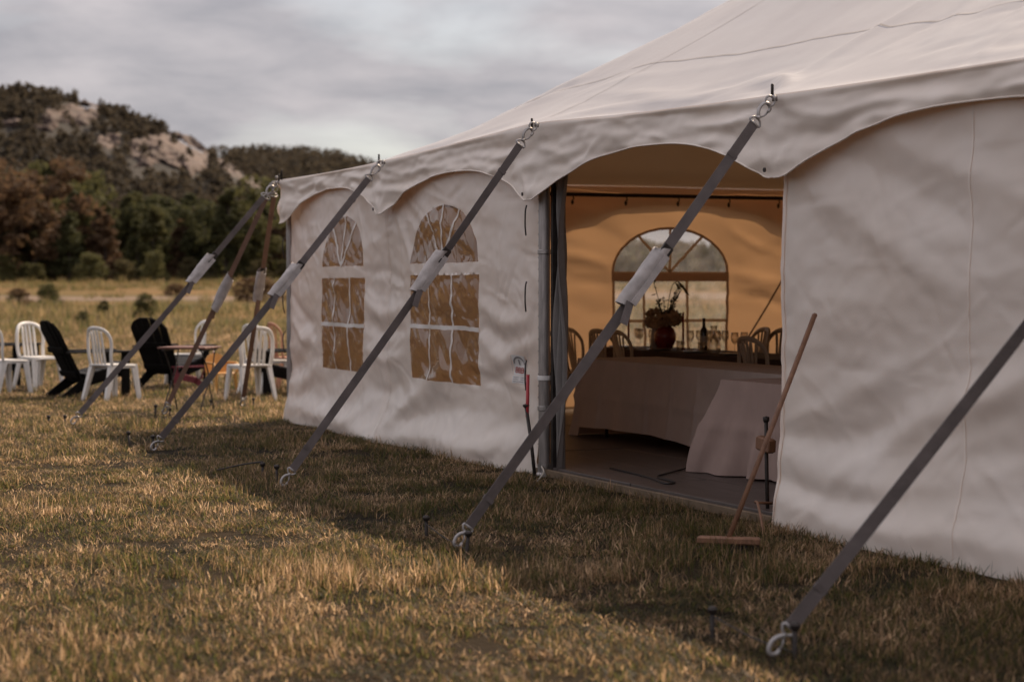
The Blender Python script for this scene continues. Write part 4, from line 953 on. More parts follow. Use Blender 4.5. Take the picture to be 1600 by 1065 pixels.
# red wand and dark stake leaning by the pole
o = MB(); o.tube([L2W(6.03, -.085, .74), L2W(6.035, -.09, .55), L2W(6.05, -.10, .43)], .013, 8); tag(o.build('red_tube', M['red_plastic'], None, True), 'short red plastic tube strapped to the doorway pole', 'tube')
stk = thing('leaning_stake', 'dark iron stake leaning against the doorway pole', 'stake', L2W(6.17, -.09, 0), THETA, 'tent stakes')
m_ = MB(); m_.tube([(0, 0, -.03), (-.06, -.005, .25), (-.14, -.01, .51)], .013, 8); m_.build('shaft', M['iron'], stk, True); m_ = MB(); m_.lathe([(.013, -.02), (.024, -.008), (.025, .004), (.001, .012)], 10, (-.14, -.01, .515)); m_.build('head', M['iron'], stk, True)
dv = thing('marker_stake', 'dark stake carrying a small wooden block, inside the right of the doorway', 'stake', L2W(9.05, .10, 0), THETA)
m_ = MB(); m_.tube([(0, 0, -.02), (-.05, .02, .3), (-.09, .04, .60)], .012, 8); m_.build('shaft', M['iron'], dv, True); m_ = MB(); m_.lathe([(.012, -.03), (.020, -.015), (.020, .005), (.001, .01)], 10, (-.09, .04, .605)); m_.build('head', M['iron'], dv, True)
m_ = MB(); m_.box((-.045, .01, .45), (.15, .055, .085), Matrix.Rotation(R(6), 3, 'Y'), bev=.01); m_.build('block', M['wood'], dv, 'auto'); m_ = MB(); m_.lathe([(.016, 0), (.016, .004), (.001, .005)], 10, (-.005, -.02, .455), Matrix.Rotation(R(90), 3, 'X')); m_.build('dial', M['print_white'], dv)

# ------------------------------------------------------------------ tent floor
fl = tag(bpy.data.objects.new('tent_floor', None), 'dark boarded floor inside the tent', 'floor', kind='structure'); COL.objects.link(fl); fl.location = (CORNER[0], CORNER[1], 0); fl.rotation_euler = (0, 0, THETA)
pm = MB(); pm.box((0, 0, 0), (2.415, .595, .03), bev=.004); pme = None
for i in range(6):
    for j in range(14):
        x_ = .15 + 1.21 + i * 2.43 + (j % 2) * .0; y_ = .02 + .3 + j * .605
        if x_ > 14.6: continue
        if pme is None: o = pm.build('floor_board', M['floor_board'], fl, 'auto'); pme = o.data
        else: o = bpy.data.objects.new('floor_board', pme); COL.objects.link(o); o.parent = fl
        o.location = (x_, y_, .055 + .002 * math.sin(i * 3 + j * 5))
m_ = MB(); m_.box((7.4, 0.0, .027), (14.5, .03, .054), bev=.004); m_.build('edge_board', M['wood_edge'], fl)
cord('black_cable', [tuple(L2W(*p, .078)) for p in ((6.5, .35), (6.9, .32), (7.25, .28), (7.6, .2), (7.55, .30), (7.2, .36), (7.0, .55), (6.6, 1.0), (6.3, 1.3))], .006, M['cable'], 'black cable looped on the floor just inside the doorway')

# ------------------------------------------------------------------ chairs
def build_chair(name, label, cat, mt, group, fan=False, slats=4):
    """stacking resin chair without arms; sits facing -y, origin on the ground"""
    root = thing(name, label, cat, (0, 0, 0), 0, group)
    def back_pt(x, h):     # point of the curved, reclined back at height h above the seat
        return Vector((x, .19 + .16 * h + .06 * h * h - .05 * (x / .2) ** 2 * min(1, h * 3), .435 + h))
    fr = [(-.185, .17, .425), tuple(back_pt(-.195, .10)), tuple(back_pt(-.205, .22)), tuple(back_pt(-.19, .33)), tuple(back_pt(-.125, .412)), tuple(back_pt(0, .435))]
    pts = catmull(fr + [(-p[0], p[1], p[2]) for p in fr[-2::-1]], 5)
    m_ = MB(); m_.tube(pts, .026, 10, flat=.48, up=(0, 1, .1)); m_.build('back_frame', mt, root, True)
    m_ = MB()                                                          # seat shell with a turned-down front lip
    nx_, ny_ = 10, 10; vs = []
    for lay in (0, 1):
        for j in range(ny_ + 1):
            q = j / ny_; y_ = -.225 + .425 * q; hw = .215 - .03 * q - .035 * max(0, 1 - q * 6) ** 2
            for i in range(nx_ + 1):
                p = i / nx_ * 2 - 1; z_ = .442 - .016 * (1 - p * p) * math.sin(math.pi * q) - .022 * max(0, 1 - q * 5) ** 2 - .012 * abs(p) ** 6
                vs.append((p * hw, y_, z_ - lay * .022))
    w_ = nx_ + 1; o2 = w_ * (ny_ + 1); fs = []
    for j in range(ny_):
        for i in range(nx_): a = j * w_ + i; fs += [(a, a + 1, a + w_ + 1, a + w_), (o2 + a, o2 + a + w_, o2 + a + w_ + 1, o2 + a + 1)]
    ring = [i for i in range(w_)] + [j * w_ + nx_ for j in range(1, ny_ + 1)] + [ny_ * w_ + i for i in range(nx_ - 1, -1, -1)] + [j * w_ for j in range(ny_ - 1, 0, -1)]
    for a, b in zip(ring, ring[1:] + ring[:1]): fs.append((a, o2 + a, o2 + b, b))
    m_.add(vs, fs); m_.build('seat', mt, root, True)
    for k in range(slats):
        q = (k + .5) / slats * 2 - 1; xb = q * (.06 if fan else .115); xt = q * (.14 if fan else .115)
        ht = .425 - .06 * abs(q) ** 2.5
        P = [Vector((xb, .185, .43)), back_pt(xb + (xt - xb) * .3, .13), back_pt(xb + (xt - xb) * .65, .28), back_pt(xt, ht)]
        m_ = MB(); m_.tube(catmull(P, 4), .019, 8, flat=.36, up=(0, 1, .1)); m_.build('back_slat', mt, root, True)
    for sx in (-1, 1):
        m_ = MB(); m_.bar((sx * .175, -.185, .430), (sx * .215, -.235, 0), .062, .050, (0, 1, 0), .036, .034); m_.bar((sx * .19, -.16, .43), (sx * .218, -.222, 0), .02, .075, (0, 1, 0), .015, .045); m_.build('leg', mt, root)
        m_ = MB(); m_.bar((sx * .165, .165, .430), (sx * .205, .285, 0), .058, .055, (0, 1, 0), .034, .036); m_.bar((sx * .18, .14, .43), (sx * .208, .27, 0), .02, .08, (0, 1, 0), .015, .045); m_.build('leg', mt, root)
    m_ = MB()
    for sx in (-1, 1): m_.bar((sx * .188, -.19, .415), (sx * .175, .17, .415), .03, .045)
    m_.bar((-.18, -.2, .415), (.18, -.2, .415), .03, .04); m_.build('seat_apron', mt, root)
    return root
WG = 'white resin chairs around the fire circle'
white0 = build_chair('resin_chair', 'white', 'chair', M['chair_white'], WG)
def wchair(x, y, rz, label, src=[True]):
    o = white0 if src[0] else copy_tree(white0); src[0] = False
    return place(o, (x, y, 0), rz, label)
# rz: 0 faces the camera (-y); 180 shows its back
wchair(-6.42, 24.3, R(142), 'white resin chair cut off by the left edge of the picture')
wchair(-6.24, 25.3, R(48), 'white resin chair second from the left, left of the reclined black chair')
wchair(-4.78, 22.95, R(143), 'white resin chair between the two black chairs, behind the leftmost strap')
wchair(-4.46, 26.3, R(-62), 'white resin chair behind the thin-legged table and small red chair')
wchair(-3.12, 22.85, R(212), 'front white resin chair of the pair beside the tent corner')
wchair(-3.12, 24.3, R(142), 'rear white resin chair of the pair beside the tent corner')
terr = build_chair('resin_chair', 'terracotta resin chair mostly hidden behind the tent corner', 'chair', M['chair_terracotta'], None, True); place(terr, (-2.92, 25.2, 0), R(120))

def build_adirondack(name, label, mt, mtop, group=None, nb=5):
    """reclined slatted garden chair; faces -y, origin on the ground"""
    root = thing(name, label, 'chair', (0, 0, 0), 0, group)
    al = R(27); bd = Vector((0, math.sin(al), math.cos(al))); bn = Vector((0, -math.cos(al), math.sin(al))); b0 = Vector((0, .22, .20))
    wslat = .105
    for k in range(nb):
        q = k - (nb - 1) / 2; env = lambda xx: .84 - .20 * (abs(xx) / .29) ** 2.6; L_ = env(q * wslat); x_ = q * (wslat + .004); fanx = q * .012
        vs = []
        prof = [(-wslat / 2, 0), (wslat / 2, 0)] + [(e_ * wslat, env((q + e_) * wslat)) for e_ in (.5, .25, 0, -.25, -.5)]
        for e in (-.011, .011):
            for (px_, pl_) in prof: vs.append(b0 + Vector((x_ + px_ + fanx * pl_ / .8, 0, 0)) + bd * pl_ + bn * e + bn * (-.018 * abs(q) * -.5))
        n_ = len(prof); m_ = MB(); m_.add(vs, [tuple(range(n_)), tuple(range(2 * n_ - 1, n_ - 1, -1))] + [(i, n_ + i, n_ + (i + 1) % n_, (i + 1) % n_) for i in range(n_)]); m_.build('back_slat', mt, root)
    for z_ in (.12, .45):
        p = b0 + bd * z_ - bn * .024; m_ = MB(); m_.box(p, (.50, .022, .07), Matrix.Rotation(-al, 3, 'X')); m_.build('back_rail', mt, root)
    for sx in (-1, 1):
        m_ = MB(); m_.bar((sx * .265, -.36, .345), (sx * .265, .18, .215), .025, .125, (0, 0, 1), .025, .13); m_.bar((sx * .265, .12, .235), (sx * .265, .46, .0), .025, .13, (0, 0, 1), .025, .085); m_.build('side_rail', mt, root)
        m_ = MB(); m_.bar((sx * .295, -.33, 0), (sx * .295, -.33, .555), .028, .105, (0, 1, 0)); m_.build('leg', mt, root)
        m_ = MB(); m_.add([(sx * .25 + dx_, y_, z_) for z_ in (.556, .580) for (dx_, y_) in ((-.0 if sx > 0 else -.14, -.44), (.14 if sx > 0 else 0, -.44), (.14 if sx > 0 else 0, -.12), (.10 if sx > 0 else -.0, .42), (.0 if sx > 0 else -.10, .42), (-.0 if sx > 0 else -.14, -.12))],
                         [(5, 4, 3, 2, 1, 0), (6, 7, 8, 9, 10, 11)] + [(i, (i + 1) % 6, 6 + (i + 1) % 6, 6 + i) for i in range(6)]); m_.build('armrest', mtop, root)
    for k in range(5):
        y_ = -.34 + k * .115; z_ = .345 + .062 - (y_ + .36) * .24 + .012; m_ = MB(); m_.box((0, y_, z_), (.555, .098, .02), Matrix.Rotation(R(-13.5), 3, 'X')); m_.build('seat_slat', mtop, root)
    m_ = MB(); m_.box((0, -.385, .36), (.555, .022, .10)); m_.build('front_rail', mt, root)
    return root
adi = build_adirondack('garden_recliner', 'black slatted recliner seen side-on, left of the middle white chair', M['black_wood'], M['black_top'], 'black slatted recliners'); place(adi, (-5.18, 23.6, 0), R(124))
o = copy_tree(adi); place(o, (-4.52, 25.6, 0), R(152), 'black slatted recliner turned away, behind the middle white chair')
o = copy_tree(adi); place(o, (-6.95, 26.2, 0), R(80), 'black recliner mostly hidden behind the leftmost white chairs')
o = copy_tree(adi); place(o, (-2.76, 23.9, 0), R(-75), 'black recliner half hidden behind the tent corner and white chairs')
kid = build_adirondack('child_recliner', 'small dark red child recliner under the thin-legged table', M['kid_red'], M['kid_red'], None, 3); place(kid, (-4.25, 25.3, 0), R(-80), None, None, .54)

def build_kid_chair():
    root = thing('child_chair', 'small orange child chair with a rounded back', 'chair', (-3.72, 24.55, 0), R(35)); mt = M['kid_orange']
    m_ = MB(); m_.box((0, 0, .25), (.30, .28, .022), bev=.008); m_.build('seat', mt, root, 'auto')
    arc = [(-.15, .13, .25), (-.155, .15, .36), (-.11, .17, .46), (0, .175, .50), (.11, .17, .46), (.155, .15, .36), (.15, .13, .25)]
    m_ = MB(); P = catmull(arc, 5); n_ = len(P); vs = [p for p in P] + [p + Vector((0, .016, 0)) for p in P]; m_.add(vs, [tuple(range(n_)), tuple(range(2 * n_ - 1, n_ - 1, -1))] + [(i, n_ + i, n_ + (i + 1) % n_, (i + 1) % n_) for i in range(n_)]); m_.build('backrest', mt, root)
    for sx in (-1, 1):
        m_ = MB(); m_.tube(catmull([(sx * .15, .14, .38), (sx * .17, .0, .385), (sx * .165, -.12, .37), (sx * .15, -.14, .26)], 4), .016, 7); m_.build('armrest', mt, root, True)
        for y_ in (-.12, .12): m_ = MB(); m_.bar((sx * .13, y_, .25), (sx * .15, y_ * 1.2, 0), .035, .035, (0, 1, 0), .025, .025); m_.build('leg', mt, root)
build_kid_chair()
def build_iron_table():
    root = thing('folding_table', 'thin-legged table with a brown slatted top among the chairs', 'table', (-3.46, 20.6, 0), R(-12)); 
    for k in range(5): m_ = MB(); m_.box((0, -.20 + k * .1, .715), (.54, .088, .022), bev=.004); m_.build('top_slat', M['table_brown'], root, 'auto')
    m_ = MB()
    for x_ in (-.21, .21): m_.box((x_, 0, .694), (.03, .48, .02))
    m_.build('top_frame', M['iron'], root)
    for x_ in (-.21, .21):
        for sg in (-1, 1): m_ = MB(); m_.tube(catmull([(x_, -.20 * sg, .685), (x_ + .02, -.06 * sg, .46), (x_, .03 * sg, .30), (x_ - .01, .14 * sg, .14), (x_ - .02, .21 * sg, 0)], 5), .0075, 6); m_.build('leg', M['iron'], root, True)
        m_ = MB(); m_.lathe([(.001, -.02), (.017, 0), (.001, .02)], 8, (x_, 0, .345)); m_.build('leg_joint', M['iron'], root, True)
build_iron_table()

# ------------------------------------------------------------------ tables, cloths and tableware in the tent (tent-local positions)
FZ = .071
def tl(s, t, z=FZ): return L2W(s, t, z)
def table(s0, s1, t0, t1, h, label):
    root = thing('banquet_table', label, 'table', tl((s0 + s1) / 2, (t0 + t1) / 2), THETA); a, b = (s1 - s0) / 2, (t1 - t0) / 2
    m_ = MB(); m_.box((0, 0, h - .018), (2 * a - .04, 2 * b - .04, .03), bev=.005); m_.build('tabletop', M['wood_edge'], root, 'auto')
    for sx in (-1, 1):
        for sy in (-1, 1): m_ = MB(); m_.tube([(sx * (a - .28), sy * (b - .12), 0), (sx * (a - .28), sy * (b - .12), h - .03)], .014, 8); m_.build('leg', M['iron'], root, True)
def cloth(s0, s1, t0, t1, h, mat_, label, drop, flare, seed, creases_=True, cat='tablecloth', corner_pull=None, wave=.034):
    """cloth over a table: flat top, four skirts hanging with soft waves and pressed fold lines"""
    root_loc = tl((s0 + s1) / 2, (t0 + t1) / 2, FZ); a, b = (s1 - s0) / 2, (t1 - t0) / 2; st = .025
    ringp = []; 
    def edge(p, q, n):
        return [(p[0] + (q[0] - p[0]) * i / n, p[1] + (q[1] - p[1]) * i / n) for i in range(n)]
    cs_ = [(-a, -b), (a, -b), (a, b), (-a, b)]
    for k in range(4): p, q = cs_[k], cs_[(k + 1) % 4]; ringp += edge(p, q, max(6, int(math.dist(p, q) / st)))
    m = len(ringp); v = []; rows = 22; per = np.cumsum([0] + [math.dist(ringp[i], ringp[(i + 1) % m]) for i in range(m)])
    for j in range(rows + 1):
        k = j / rows
        for i, (x_, y_) in enumerate(ringp):
            dp = drop((x_ / a, y_ / b)); z_ = h + .004 - dp * k; u_ = per[i]
            nx_ = (1 if x_ >= a - 1e-6 else -1 if x_ <= -a + 1e-6 else 0); ny_ = (1 if y_ >= b - 1e-6 else -1 if y_ <= -b + 1e-6 else 0)
            out = .012 + flare * k * k + (wave * float(perlin(u_ * 2.6, k * .9, seed)) + .010 * float(perlin(u_ * 7, k * 1.5, seed + 3))) * k
            if creases_:
                fx = abs((u_ / .42) % 1 - .5) * 2; out += .014 * max(0, 1 - (1 - fx) * 7) * min(1, k * 4)
                out += .010 * max(0, 1 - abs(dp * k - .33) / .05)
            if corner_pull:
                dc = math.hypot(x_ + a, y_ + b); out += .085 * k * math.exp(-dc / .6) * math.sin(dc * 24 + 2.4 * k) + .028 * k * math.sin(u_ * 13 + 1.5 * math.sin(u_ * 3))
            if nx_ and ny_: out *= 1.25
            v.append((x_ + nx_ * out, y_ + ny_ * out, max(.004, z_ + .012 * float(perlin(u_ * 1.3, 4.4, seed + 9)) * k)))
            if corner_pull and nx_ < 0 and False: pass
    fs = [(j * m + i, (j + 1) * m + i, (j + 1) * m + (i + 1) % m, j * m + (i + 1) % m) for j in range(rows) for i in range(m)]
    fs.append(tuple(range(m)))
    if corner_pull:
        cx, cy, dx_, dy_, rad = corner_pull
        for q, p in enumerate(v):
            hz = max(0, 1 - p[2] / h); w_ = math.exp(-((p[0] - cx) ** 2 + (p[1] - cy) ** 2) / rad ** 2) * hz ** 1.3; v[q] = (p[0] + dx_ * w_, p[1] + dy_ * w_, p[2])
    o = mesh_obj('tablecloth', v, fs, mat_, None, True); o.location = root_loc; o.rotation_euler = (0, 0, THETA); o.data.set_sharp_from_angle(angle=R(55)); tag(o, label, cat); return o
table(3.68, 7.9, 1.50, 2.26, .672, 'long banquet table under the pale cloth facing the doorway')
cloth(3.68, 7.9, 1.50, 2.26, .675, M['cloth_pale'], 'pale creased cloth on the long table facing the doorway', lambda q: .60 + .02 * math.sin(q[0] * 3) + (.05 if abs(q[0]) > .97 else 0) + (.07 if q[0] < -.96 else 0), .05, 101, True)
table(7.14, 9.0, .92, 1.46, .655, 'shorter table under the floor-length cloth at the right of the doorway')
cloth(7.14, 9.0, .92, 1.46, .66, M['cloth_pink'], 'pinkish floor-length cloth on the shorter table right of the doorway', lambda q: .655, .015, 131, True, corner_pull=(-.93, -.27, -.20, -.10, .22), wave=.075)
table(1.15, 5.6, 2.88, 3.62, .672, 'long dining table under the dark brown cloth in the tent')
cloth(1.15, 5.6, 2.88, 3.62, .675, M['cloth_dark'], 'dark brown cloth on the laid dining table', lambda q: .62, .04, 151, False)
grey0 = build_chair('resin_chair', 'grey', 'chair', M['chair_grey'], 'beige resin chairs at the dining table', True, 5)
def gchair(s, t, rz, label, src=[True]):
    o = grey0 if src[0] else copy_tree(grey0); src[0] = False
    return place(o, tl(s, t), THETA + rz, label)
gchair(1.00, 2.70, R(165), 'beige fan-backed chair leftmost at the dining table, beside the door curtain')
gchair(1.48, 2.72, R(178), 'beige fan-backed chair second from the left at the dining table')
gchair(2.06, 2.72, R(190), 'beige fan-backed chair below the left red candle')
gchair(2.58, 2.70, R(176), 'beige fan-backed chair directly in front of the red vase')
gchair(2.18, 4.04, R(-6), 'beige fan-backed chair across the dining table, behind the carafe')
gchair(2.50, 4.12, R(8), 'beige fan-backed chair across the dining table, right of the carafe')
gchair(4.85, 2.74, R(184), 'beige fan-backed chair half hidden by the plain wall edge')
TZ = FZ + .682
def ware(name, s, t, label, cat, group=None): return thing(name, label, cat, tl(s, t, TZ), THETA, group)
# red vase with flowers
vz = ware('flower_vase', 2.20, 3.16, 'round red glazed vase on the dining table', 'vase')
m_ = MB(); m_.lathe([(.05, 0), (.075, .02), (.108, .09), (.112, .15), (.085, .21), (.05, .235), (.047, .24), (.001, .235)], 20); m_.build('body', M['vase_red'], vz, True)
jr = ware('flower_jar', 2.08, 3.12, 'small pale jar beside the red vase', 'jar'); m_ = MB(); m_.lathe([(.042, 0), (.045, .01), (.045, .17), (.038, .19), (.04, .205), (.001, .2)], 16); m_.build('body', M['jar_grey'], jr, True)
bq = thing('flower_bouquet', 'bouquet of pale blooms with dark leafy sprigs in the red vase', 'flowers', tl(2.17, 3.17, TZ + .20), THETA); bq.scale = (1.3, 1.3, 1.3)
fr = np.random.default_rng(8)
for (x_, y_, z_, r_) in ((-.14, 0, .10, .075), (-.10, -.05, .04, .06), (.02, -.04, .06, .07), (.10, .03, .07, .055), (-.02, .06, .09, .06), (.16, 0, .10, .05)):
    v, mm = leaf_cloud(fr, [(x_, y_, z_)], [r_], 80, .030); mesh_obj('bloom', v, [(4 * i, 4 * i + 1, 4 * i + 2, 4 * i + 3) for i in range(mm)], M['petal'], bq)
for k in range(11):
    a = fr.uniform(0, 6.28); L_ = fr.uniform(.16, .36); e = Vector((math.cos(a) * L_ * .5, math.sin(a) * L_ * .4, L_)); m_ = MB(); P = catmull([(0, 0, 0), e * .5 + Vector((0, 0, .03)), e], 4); m_.tube(P, .003, 5)
    for q in range(9):
        p = P[0].lerp(P[-1], .35 + .65 * q / 9) + Vector((0, 0, .02)); dd = Vector((fr.normal(), fr.normal(), fr.normal() * .5 + .3)).normalized() * fr.uniform(.03, .06); sd = dd.cross(Vector((0.2, .3, 1))).normalized() * .011
        m_.add([p, p + dd * .5 + sd, p + dd, p + dd * .5 - sd], [(0, 1, 2, 3)])
    m_.build('sprig', M['leaf'], bq)
m_ = MB(); P = catmull([(.02, 0, .05), (.10, 0, .30), (.20, 0, .36), (.30, 0, .30)], 5); m_.tube(P, .003, 5)
for q in range(4): p = P[len(P) // 2 + q * 2]; m_.add([p, p + Vector((.05, 0, -.01)), p + Vector((.11, 0, -.06)), p + Vector((.04, 0, -.04))], [(0, 1, 2, 3)])
m_.build('sprig', M['leaf'], bq)
for k, (s, t, lb_) in enumerate(((1.62, 3.06, 'red taper candle left of the bouquet'), (2.42, 3.24, 'red taper candle right of the bouquet'))):
    c = ware('taper_candle', s, t, lb_, 'candle', 'red taper candles'); m_ = MB(); m_.lathe([(.011, .07), (.0105, .36), (.004, .37), (.001, .372)], 10); m_.build('candle', M['candle'], c, True); m_ = MB(); m_.lathe([(.04, 0), (.04, .006), (.012, .012), (.01, .05), (.016, .058), (.016, .085), (.012, .085)], 12); m_.build('holder', M['vase_red'] if k else M['glass'], c, True)
wb = ware('wine_bottle', 2.86, 3.22, 'dark wine bottle standing on the dining table', 'bottle'); m_ = MB(); m_.lathe([(.034, 0), (.037, .006), (.037, .19), (.030, .215), (.016, .235), (.0145, .30), (.0155, .303), (.0155, .32), (.001, .32)], 18); m_.build('body', M['bottle'], wb, True)
m_ = MB(); m_.lathe([(.0375, .06), (.0375, .15)], 18); m_.f = [f for f in m_.f if len(f) == 4]; m_.build('label_band', M['paper'], wb, True)
cf = ware('glass_carafe', 3.22, 3.12, 'clear glass carafe right of the wine bottle', 'carafe'); m_ = MB(); m_.lathe([(.05, 0), (.062, .01), (.066, .06), (.05, .12), (.027, .16), (.024, .20), (.035, .255), (.033, .255), (.022, .20), (.024, .16), (.046, .12), (.061, .06), (.055, .015), (.001, .012)], 20); m_.build('body', M['glass'], cf, True)
gl0 = thing('wine_glass', 'x', 'glass', (0, 0, 0), 0, 'glasses on the dining table')
m_ = MB(); m_.lathe([(.034, 0), (.033, .004), (.006, .01), (.0045, .08), (.012, .09), (.032, .115), (.037, .15), (.033, .195), (.031, .195), (.035, .15), (.030, .118), (.001, .095)], 16); m_.build('bowl', M['glass'], gl0, True)
tb0 = thing('tumbler', 'x', 'glass', (0, 0, 0), 0, 'glasses on the dining table'); m_ = MB(); m_.lathe([(.028, 0), (.036, .10), (.034, .10), (.027, .008), (.001, .008)], 14); m_.build('body', M['glass'], tb0, True)
gi = [0, 0]
def glass(k, s, t, label):
    src = (gl0, tb0)[k]; o = src if gi[k] == 0 else copy_tree(src); gi[k] += 1; place(o, tl(s, t, TZ), THETA + gi[k], label)
for s, t in ((1.55, 3.2), (1.66, 3.35), (1.75, 3.12), (1.88, 3.4), (1.95, 3.15)): glass(0, s, t, 'stemmed glass among those left of the bouquet')
for s, t in ((2.55, 3.35), (2.62, 3.5), (2.70, 3.38), (2.75, 3.52), (2.60, 3.22), (2.50, 3.48)): glass(0, s, t, 'stemmed glass among those between bouquet and wine bottle')
for s, t in ((2.98, 3.3), (3.3, 3.4), (3.38, 3.25)): glass(0, s, t, 'stemmed glass among those by the carafe')
for s, t, l_ in ((2.64, 3.08, 'small tumbler right of the red vase'), (2.06, 3.1, 'small tumbler left of the red vase'), (3.02, 3.1, 'small tumbler in front of the carafe')): glass(1, s, t, l_)
pl0 = None
for i, (s, t, l_) in enumerate(((1.5, 3.03, 'white plate at the left end of the dining table'), (2.35, 3.02, 'white plate in front of the red vase'), (3.05, 3.02, 'white plate in front of the carafe'), (3.7, 3.04, 'white plate towards the right of the dining table'))):
    if pl0 is None:
        m_ = MB(); m_.lathe([(.07, 0), (.085, .004), (.13, .016), (.131, .018), (.085, .008), (.001, .006)], 22); o = pl0 = m_.build('dinner_plate', M['plate'], None, True)
    else: o = pl0.copy(); COL.objects.link(o)
    o.location = tl(s, t, TZ); tag(o, l_, 'plate', 'plates on the dining table')
# crates under the tables
def crate(s, t, w, d_, h, mt, label):
    root = thing('storage_crate', label, 'crate', tl(s, t), THETA, 'crates under the table'); m_ = MB(); m_.box((0, 0, h / 2), (w, d_, h), bev=.012); m_.build('body', M[mt], root, 'auto'); m_ = MB(); m_.box((0, 0, h - .015), (w + .02, d_ + .02, .03), bev=.006); m_.build('rim', M[mt], root, 'auto')
crate(5.45, 1.95, .5, .4, .36, 'box_green', 'dark green crate under the long pale table, left'); crate(6.05, 1.95, .4, .4, .34, 'box_green', 'dark green crate under the long pale table, middle'); crate(6.55, 1.95, .42, .4, .34, 'box_red', 'dark red crate under the long pale table')

# ------------------------------------------------------------------ grass and weeds
def make_tuft(name, rng, n, rad, hmin, hmax, wid, curl, mat_, seedheads=0):
    v = []; f = []; tone = []
    for k in range(n):
        a = rng.uniform(0, 6.28); r_ = rad * math.sqrt(rng.random()); x_, y_ = r_ * math.cos(a), r_ * math.sin(a)
        h = rng.uniform(hmin, hmax); d = rng.uniform(0, 6.28); lean = rng.uniform(.1, curl) * h; wx, wy = -math.sin(d) * wid / 2, math.cos(d) * wid / 2; o = len(v); w_ = rng.uniform(.6, 1.3); side = rng.gauss(0, 1) * .25 * lean
        cx, cy = math.cos(d), math.sin(d)
        for q, ww in ((0, 1.0), (.4, .9), (.75, .6)):
            ox = cx * lean * q ** 2 - cy * side * q; oy = cy * lean * q ** 2 + cx * side * q; zz_ = h * (q - .25 * q * q * (lean / h))
            v += [(x_ + ox - wx * ww * w_, y_ + oy - wy * ww * w_, zz_ - .004), (x_ + ox + wx * ww * w_, y_ + oy + wy * ww * w_, zz_ - .004)]
        v.append((x_ + cx * lean - cy * side, y_ + cy * lean + cx * side, h * (1 - .25 * lean / h)))
        f += [(o, o + 1, o + 3, o + 2), (o + 2, o + 3, o + 5, o + 4), (o + 4, o + 5, o + 6)]; tn = rng.random(); tone += [tn] * 7
    me = bpy.data.meshes.new(name); me.from_pydata(v, [], f); me.materials.append(mat_)
    at = me.attributes.new('tone', 'FLOAT', 'POINT'); at.data.foreach_set('value', tone)
    return bpy.data.objects.new(name, me)
def scatter(name, sources, P, rot, scl, idx, label, cat):
    coll = bpy.data.collections.new(name + ' sources')
    for o in sources: coll.objects.link(o)
    me = bpy.data.meshes.new(name); me.from_pydata([tuple(p) for p in P], [], [])
    for nm, ty, dat in (('rot', 'FLOAT_VECTOR', rot), ('scl', 'FLOAT_VECTOR', scl)): me.attributes.new(nm, ty, 'POINT').data.foreach_set('vector', np.asarray(dat, np.float32).ravel())
    me.attributes.new('idx', 'INT', 'POINT').data.foreach_set('value', np.asarray(idx, np.int32))
    o = bpy.data.objects.new(name, me); COL.objects.link(o)
    ng = bpy.data.node_groups.new(name, 'GeometryNodeTree')
    ng.interface.new_socket('Geometry', in_out='INPUT', socket_type='NodeSocketGeometry'); ng.interface.new_socket('Geometry', in_out='OUTPUT', socket_type='NodeSocketGeometry')
    n = ng.nodes; l = ng.links; gi_ = n.new('NodeGroupInput'); go = n.new('NodeGroupOutput'); ci = n.new('GeometryNodeCollectionInfo'); ci.inputs['Collection'].default_value = coll; ci.inputs['Separate Children'].default_value = True; ci.inputs['Reset Children'].default_value = True
    ip = n.new('GeometryNodeInstanceOnPoints'); ip.inputs['Pick Instance'].default_value = True
    def attr(nm, ty):
        a = n.new('GeometryNodeInputNamedAttribute'); a.data_type = ty; a.inputs['Name'].default_value = nm; return a.outputs['Attribute']
    l.new(gi_.outputs[0], ip.inputs['Points']); l.new(ci.outputs[0], ip.inputs['Instance']); l.new(attr('idx', 'INT'), ip.inputs['Instance Index']); l.new(attr('rot', 'FLOAT_VECTOR'), ip.inputs['Rotation']); l.new(attr('scl', 'FLOAT_VECTOR'), ip.inputs['Scale'])
    l.new(ip.outputs[0], go.inputs[0]); md = o.modifiers.new('scatter', 'NODES'); md.node_group = ng
    return tag(o, label, cat, kind='stuff')
gr = random.Random(3)
tufts = [make_tuft('turf_%d' % k, gr, 92, .13, .018, .056 + .007 * (k % 5), .0043, 1.6, M['grass']) for k in range(8)] + [make_tuft('turf_%d' % (8 + k), gr, 52, .10, .035, .11, .0046, 1.0, M['grass']) for k in range(4)]
def tent_free(x, y, margin=.0):
    s = (x - CORNER[0]) * U[0] + (y - CORNER[1]) * U[1]; t = (x - CORNER[0]) * N[0] + (y - CORNER[1]) * N[1]
    return ~((s > -margin) & (s < TL) & (t > -.02 - margin) & (t < TW))
g_r = np.random.default_rng(12); Ps = []; Sc = []
for (ya, yb, dens, k) in ((3.6, 9, 70, 1.0), (9, 15, 58, 1.0), (15, 24, 32, 1.1), (24, 36, 16, 1.4), (36, 56, 7.0, 1.9)):
    wid = .34 * yb + 1.6; n_ = int((yb - ya) * 2 * wid * dens); x = g_r.uniform(-wid, wid, n_); y = g_r.uniform(ya, yb, n_)
    ok = tent_free(x, y) & (np.abs(x) < .33 * y + 1.6); x = x[ok]; y = y[ok]
    pat = fbm(x * .8, y * .8, 71, 3); keep = g_r.random(len(x)) < np.clip(1 + .3 * pat, .9, 1); x = x[keep]; y = y[keep]; pat = pat[keep]
    Ps.append(np.stack([x, y, ground_z(x, y)], 1)); h = k * np.clip(.85 + .55 * fbm(x * .45, y * .45, 81, 3), .45, 1.6) * g_r.uniform(.75, 1.25, len(x)); w = k * g_r.uniform(.9, 1.25, len(x)); Sc.append(np.stack([w, w, h], 1))
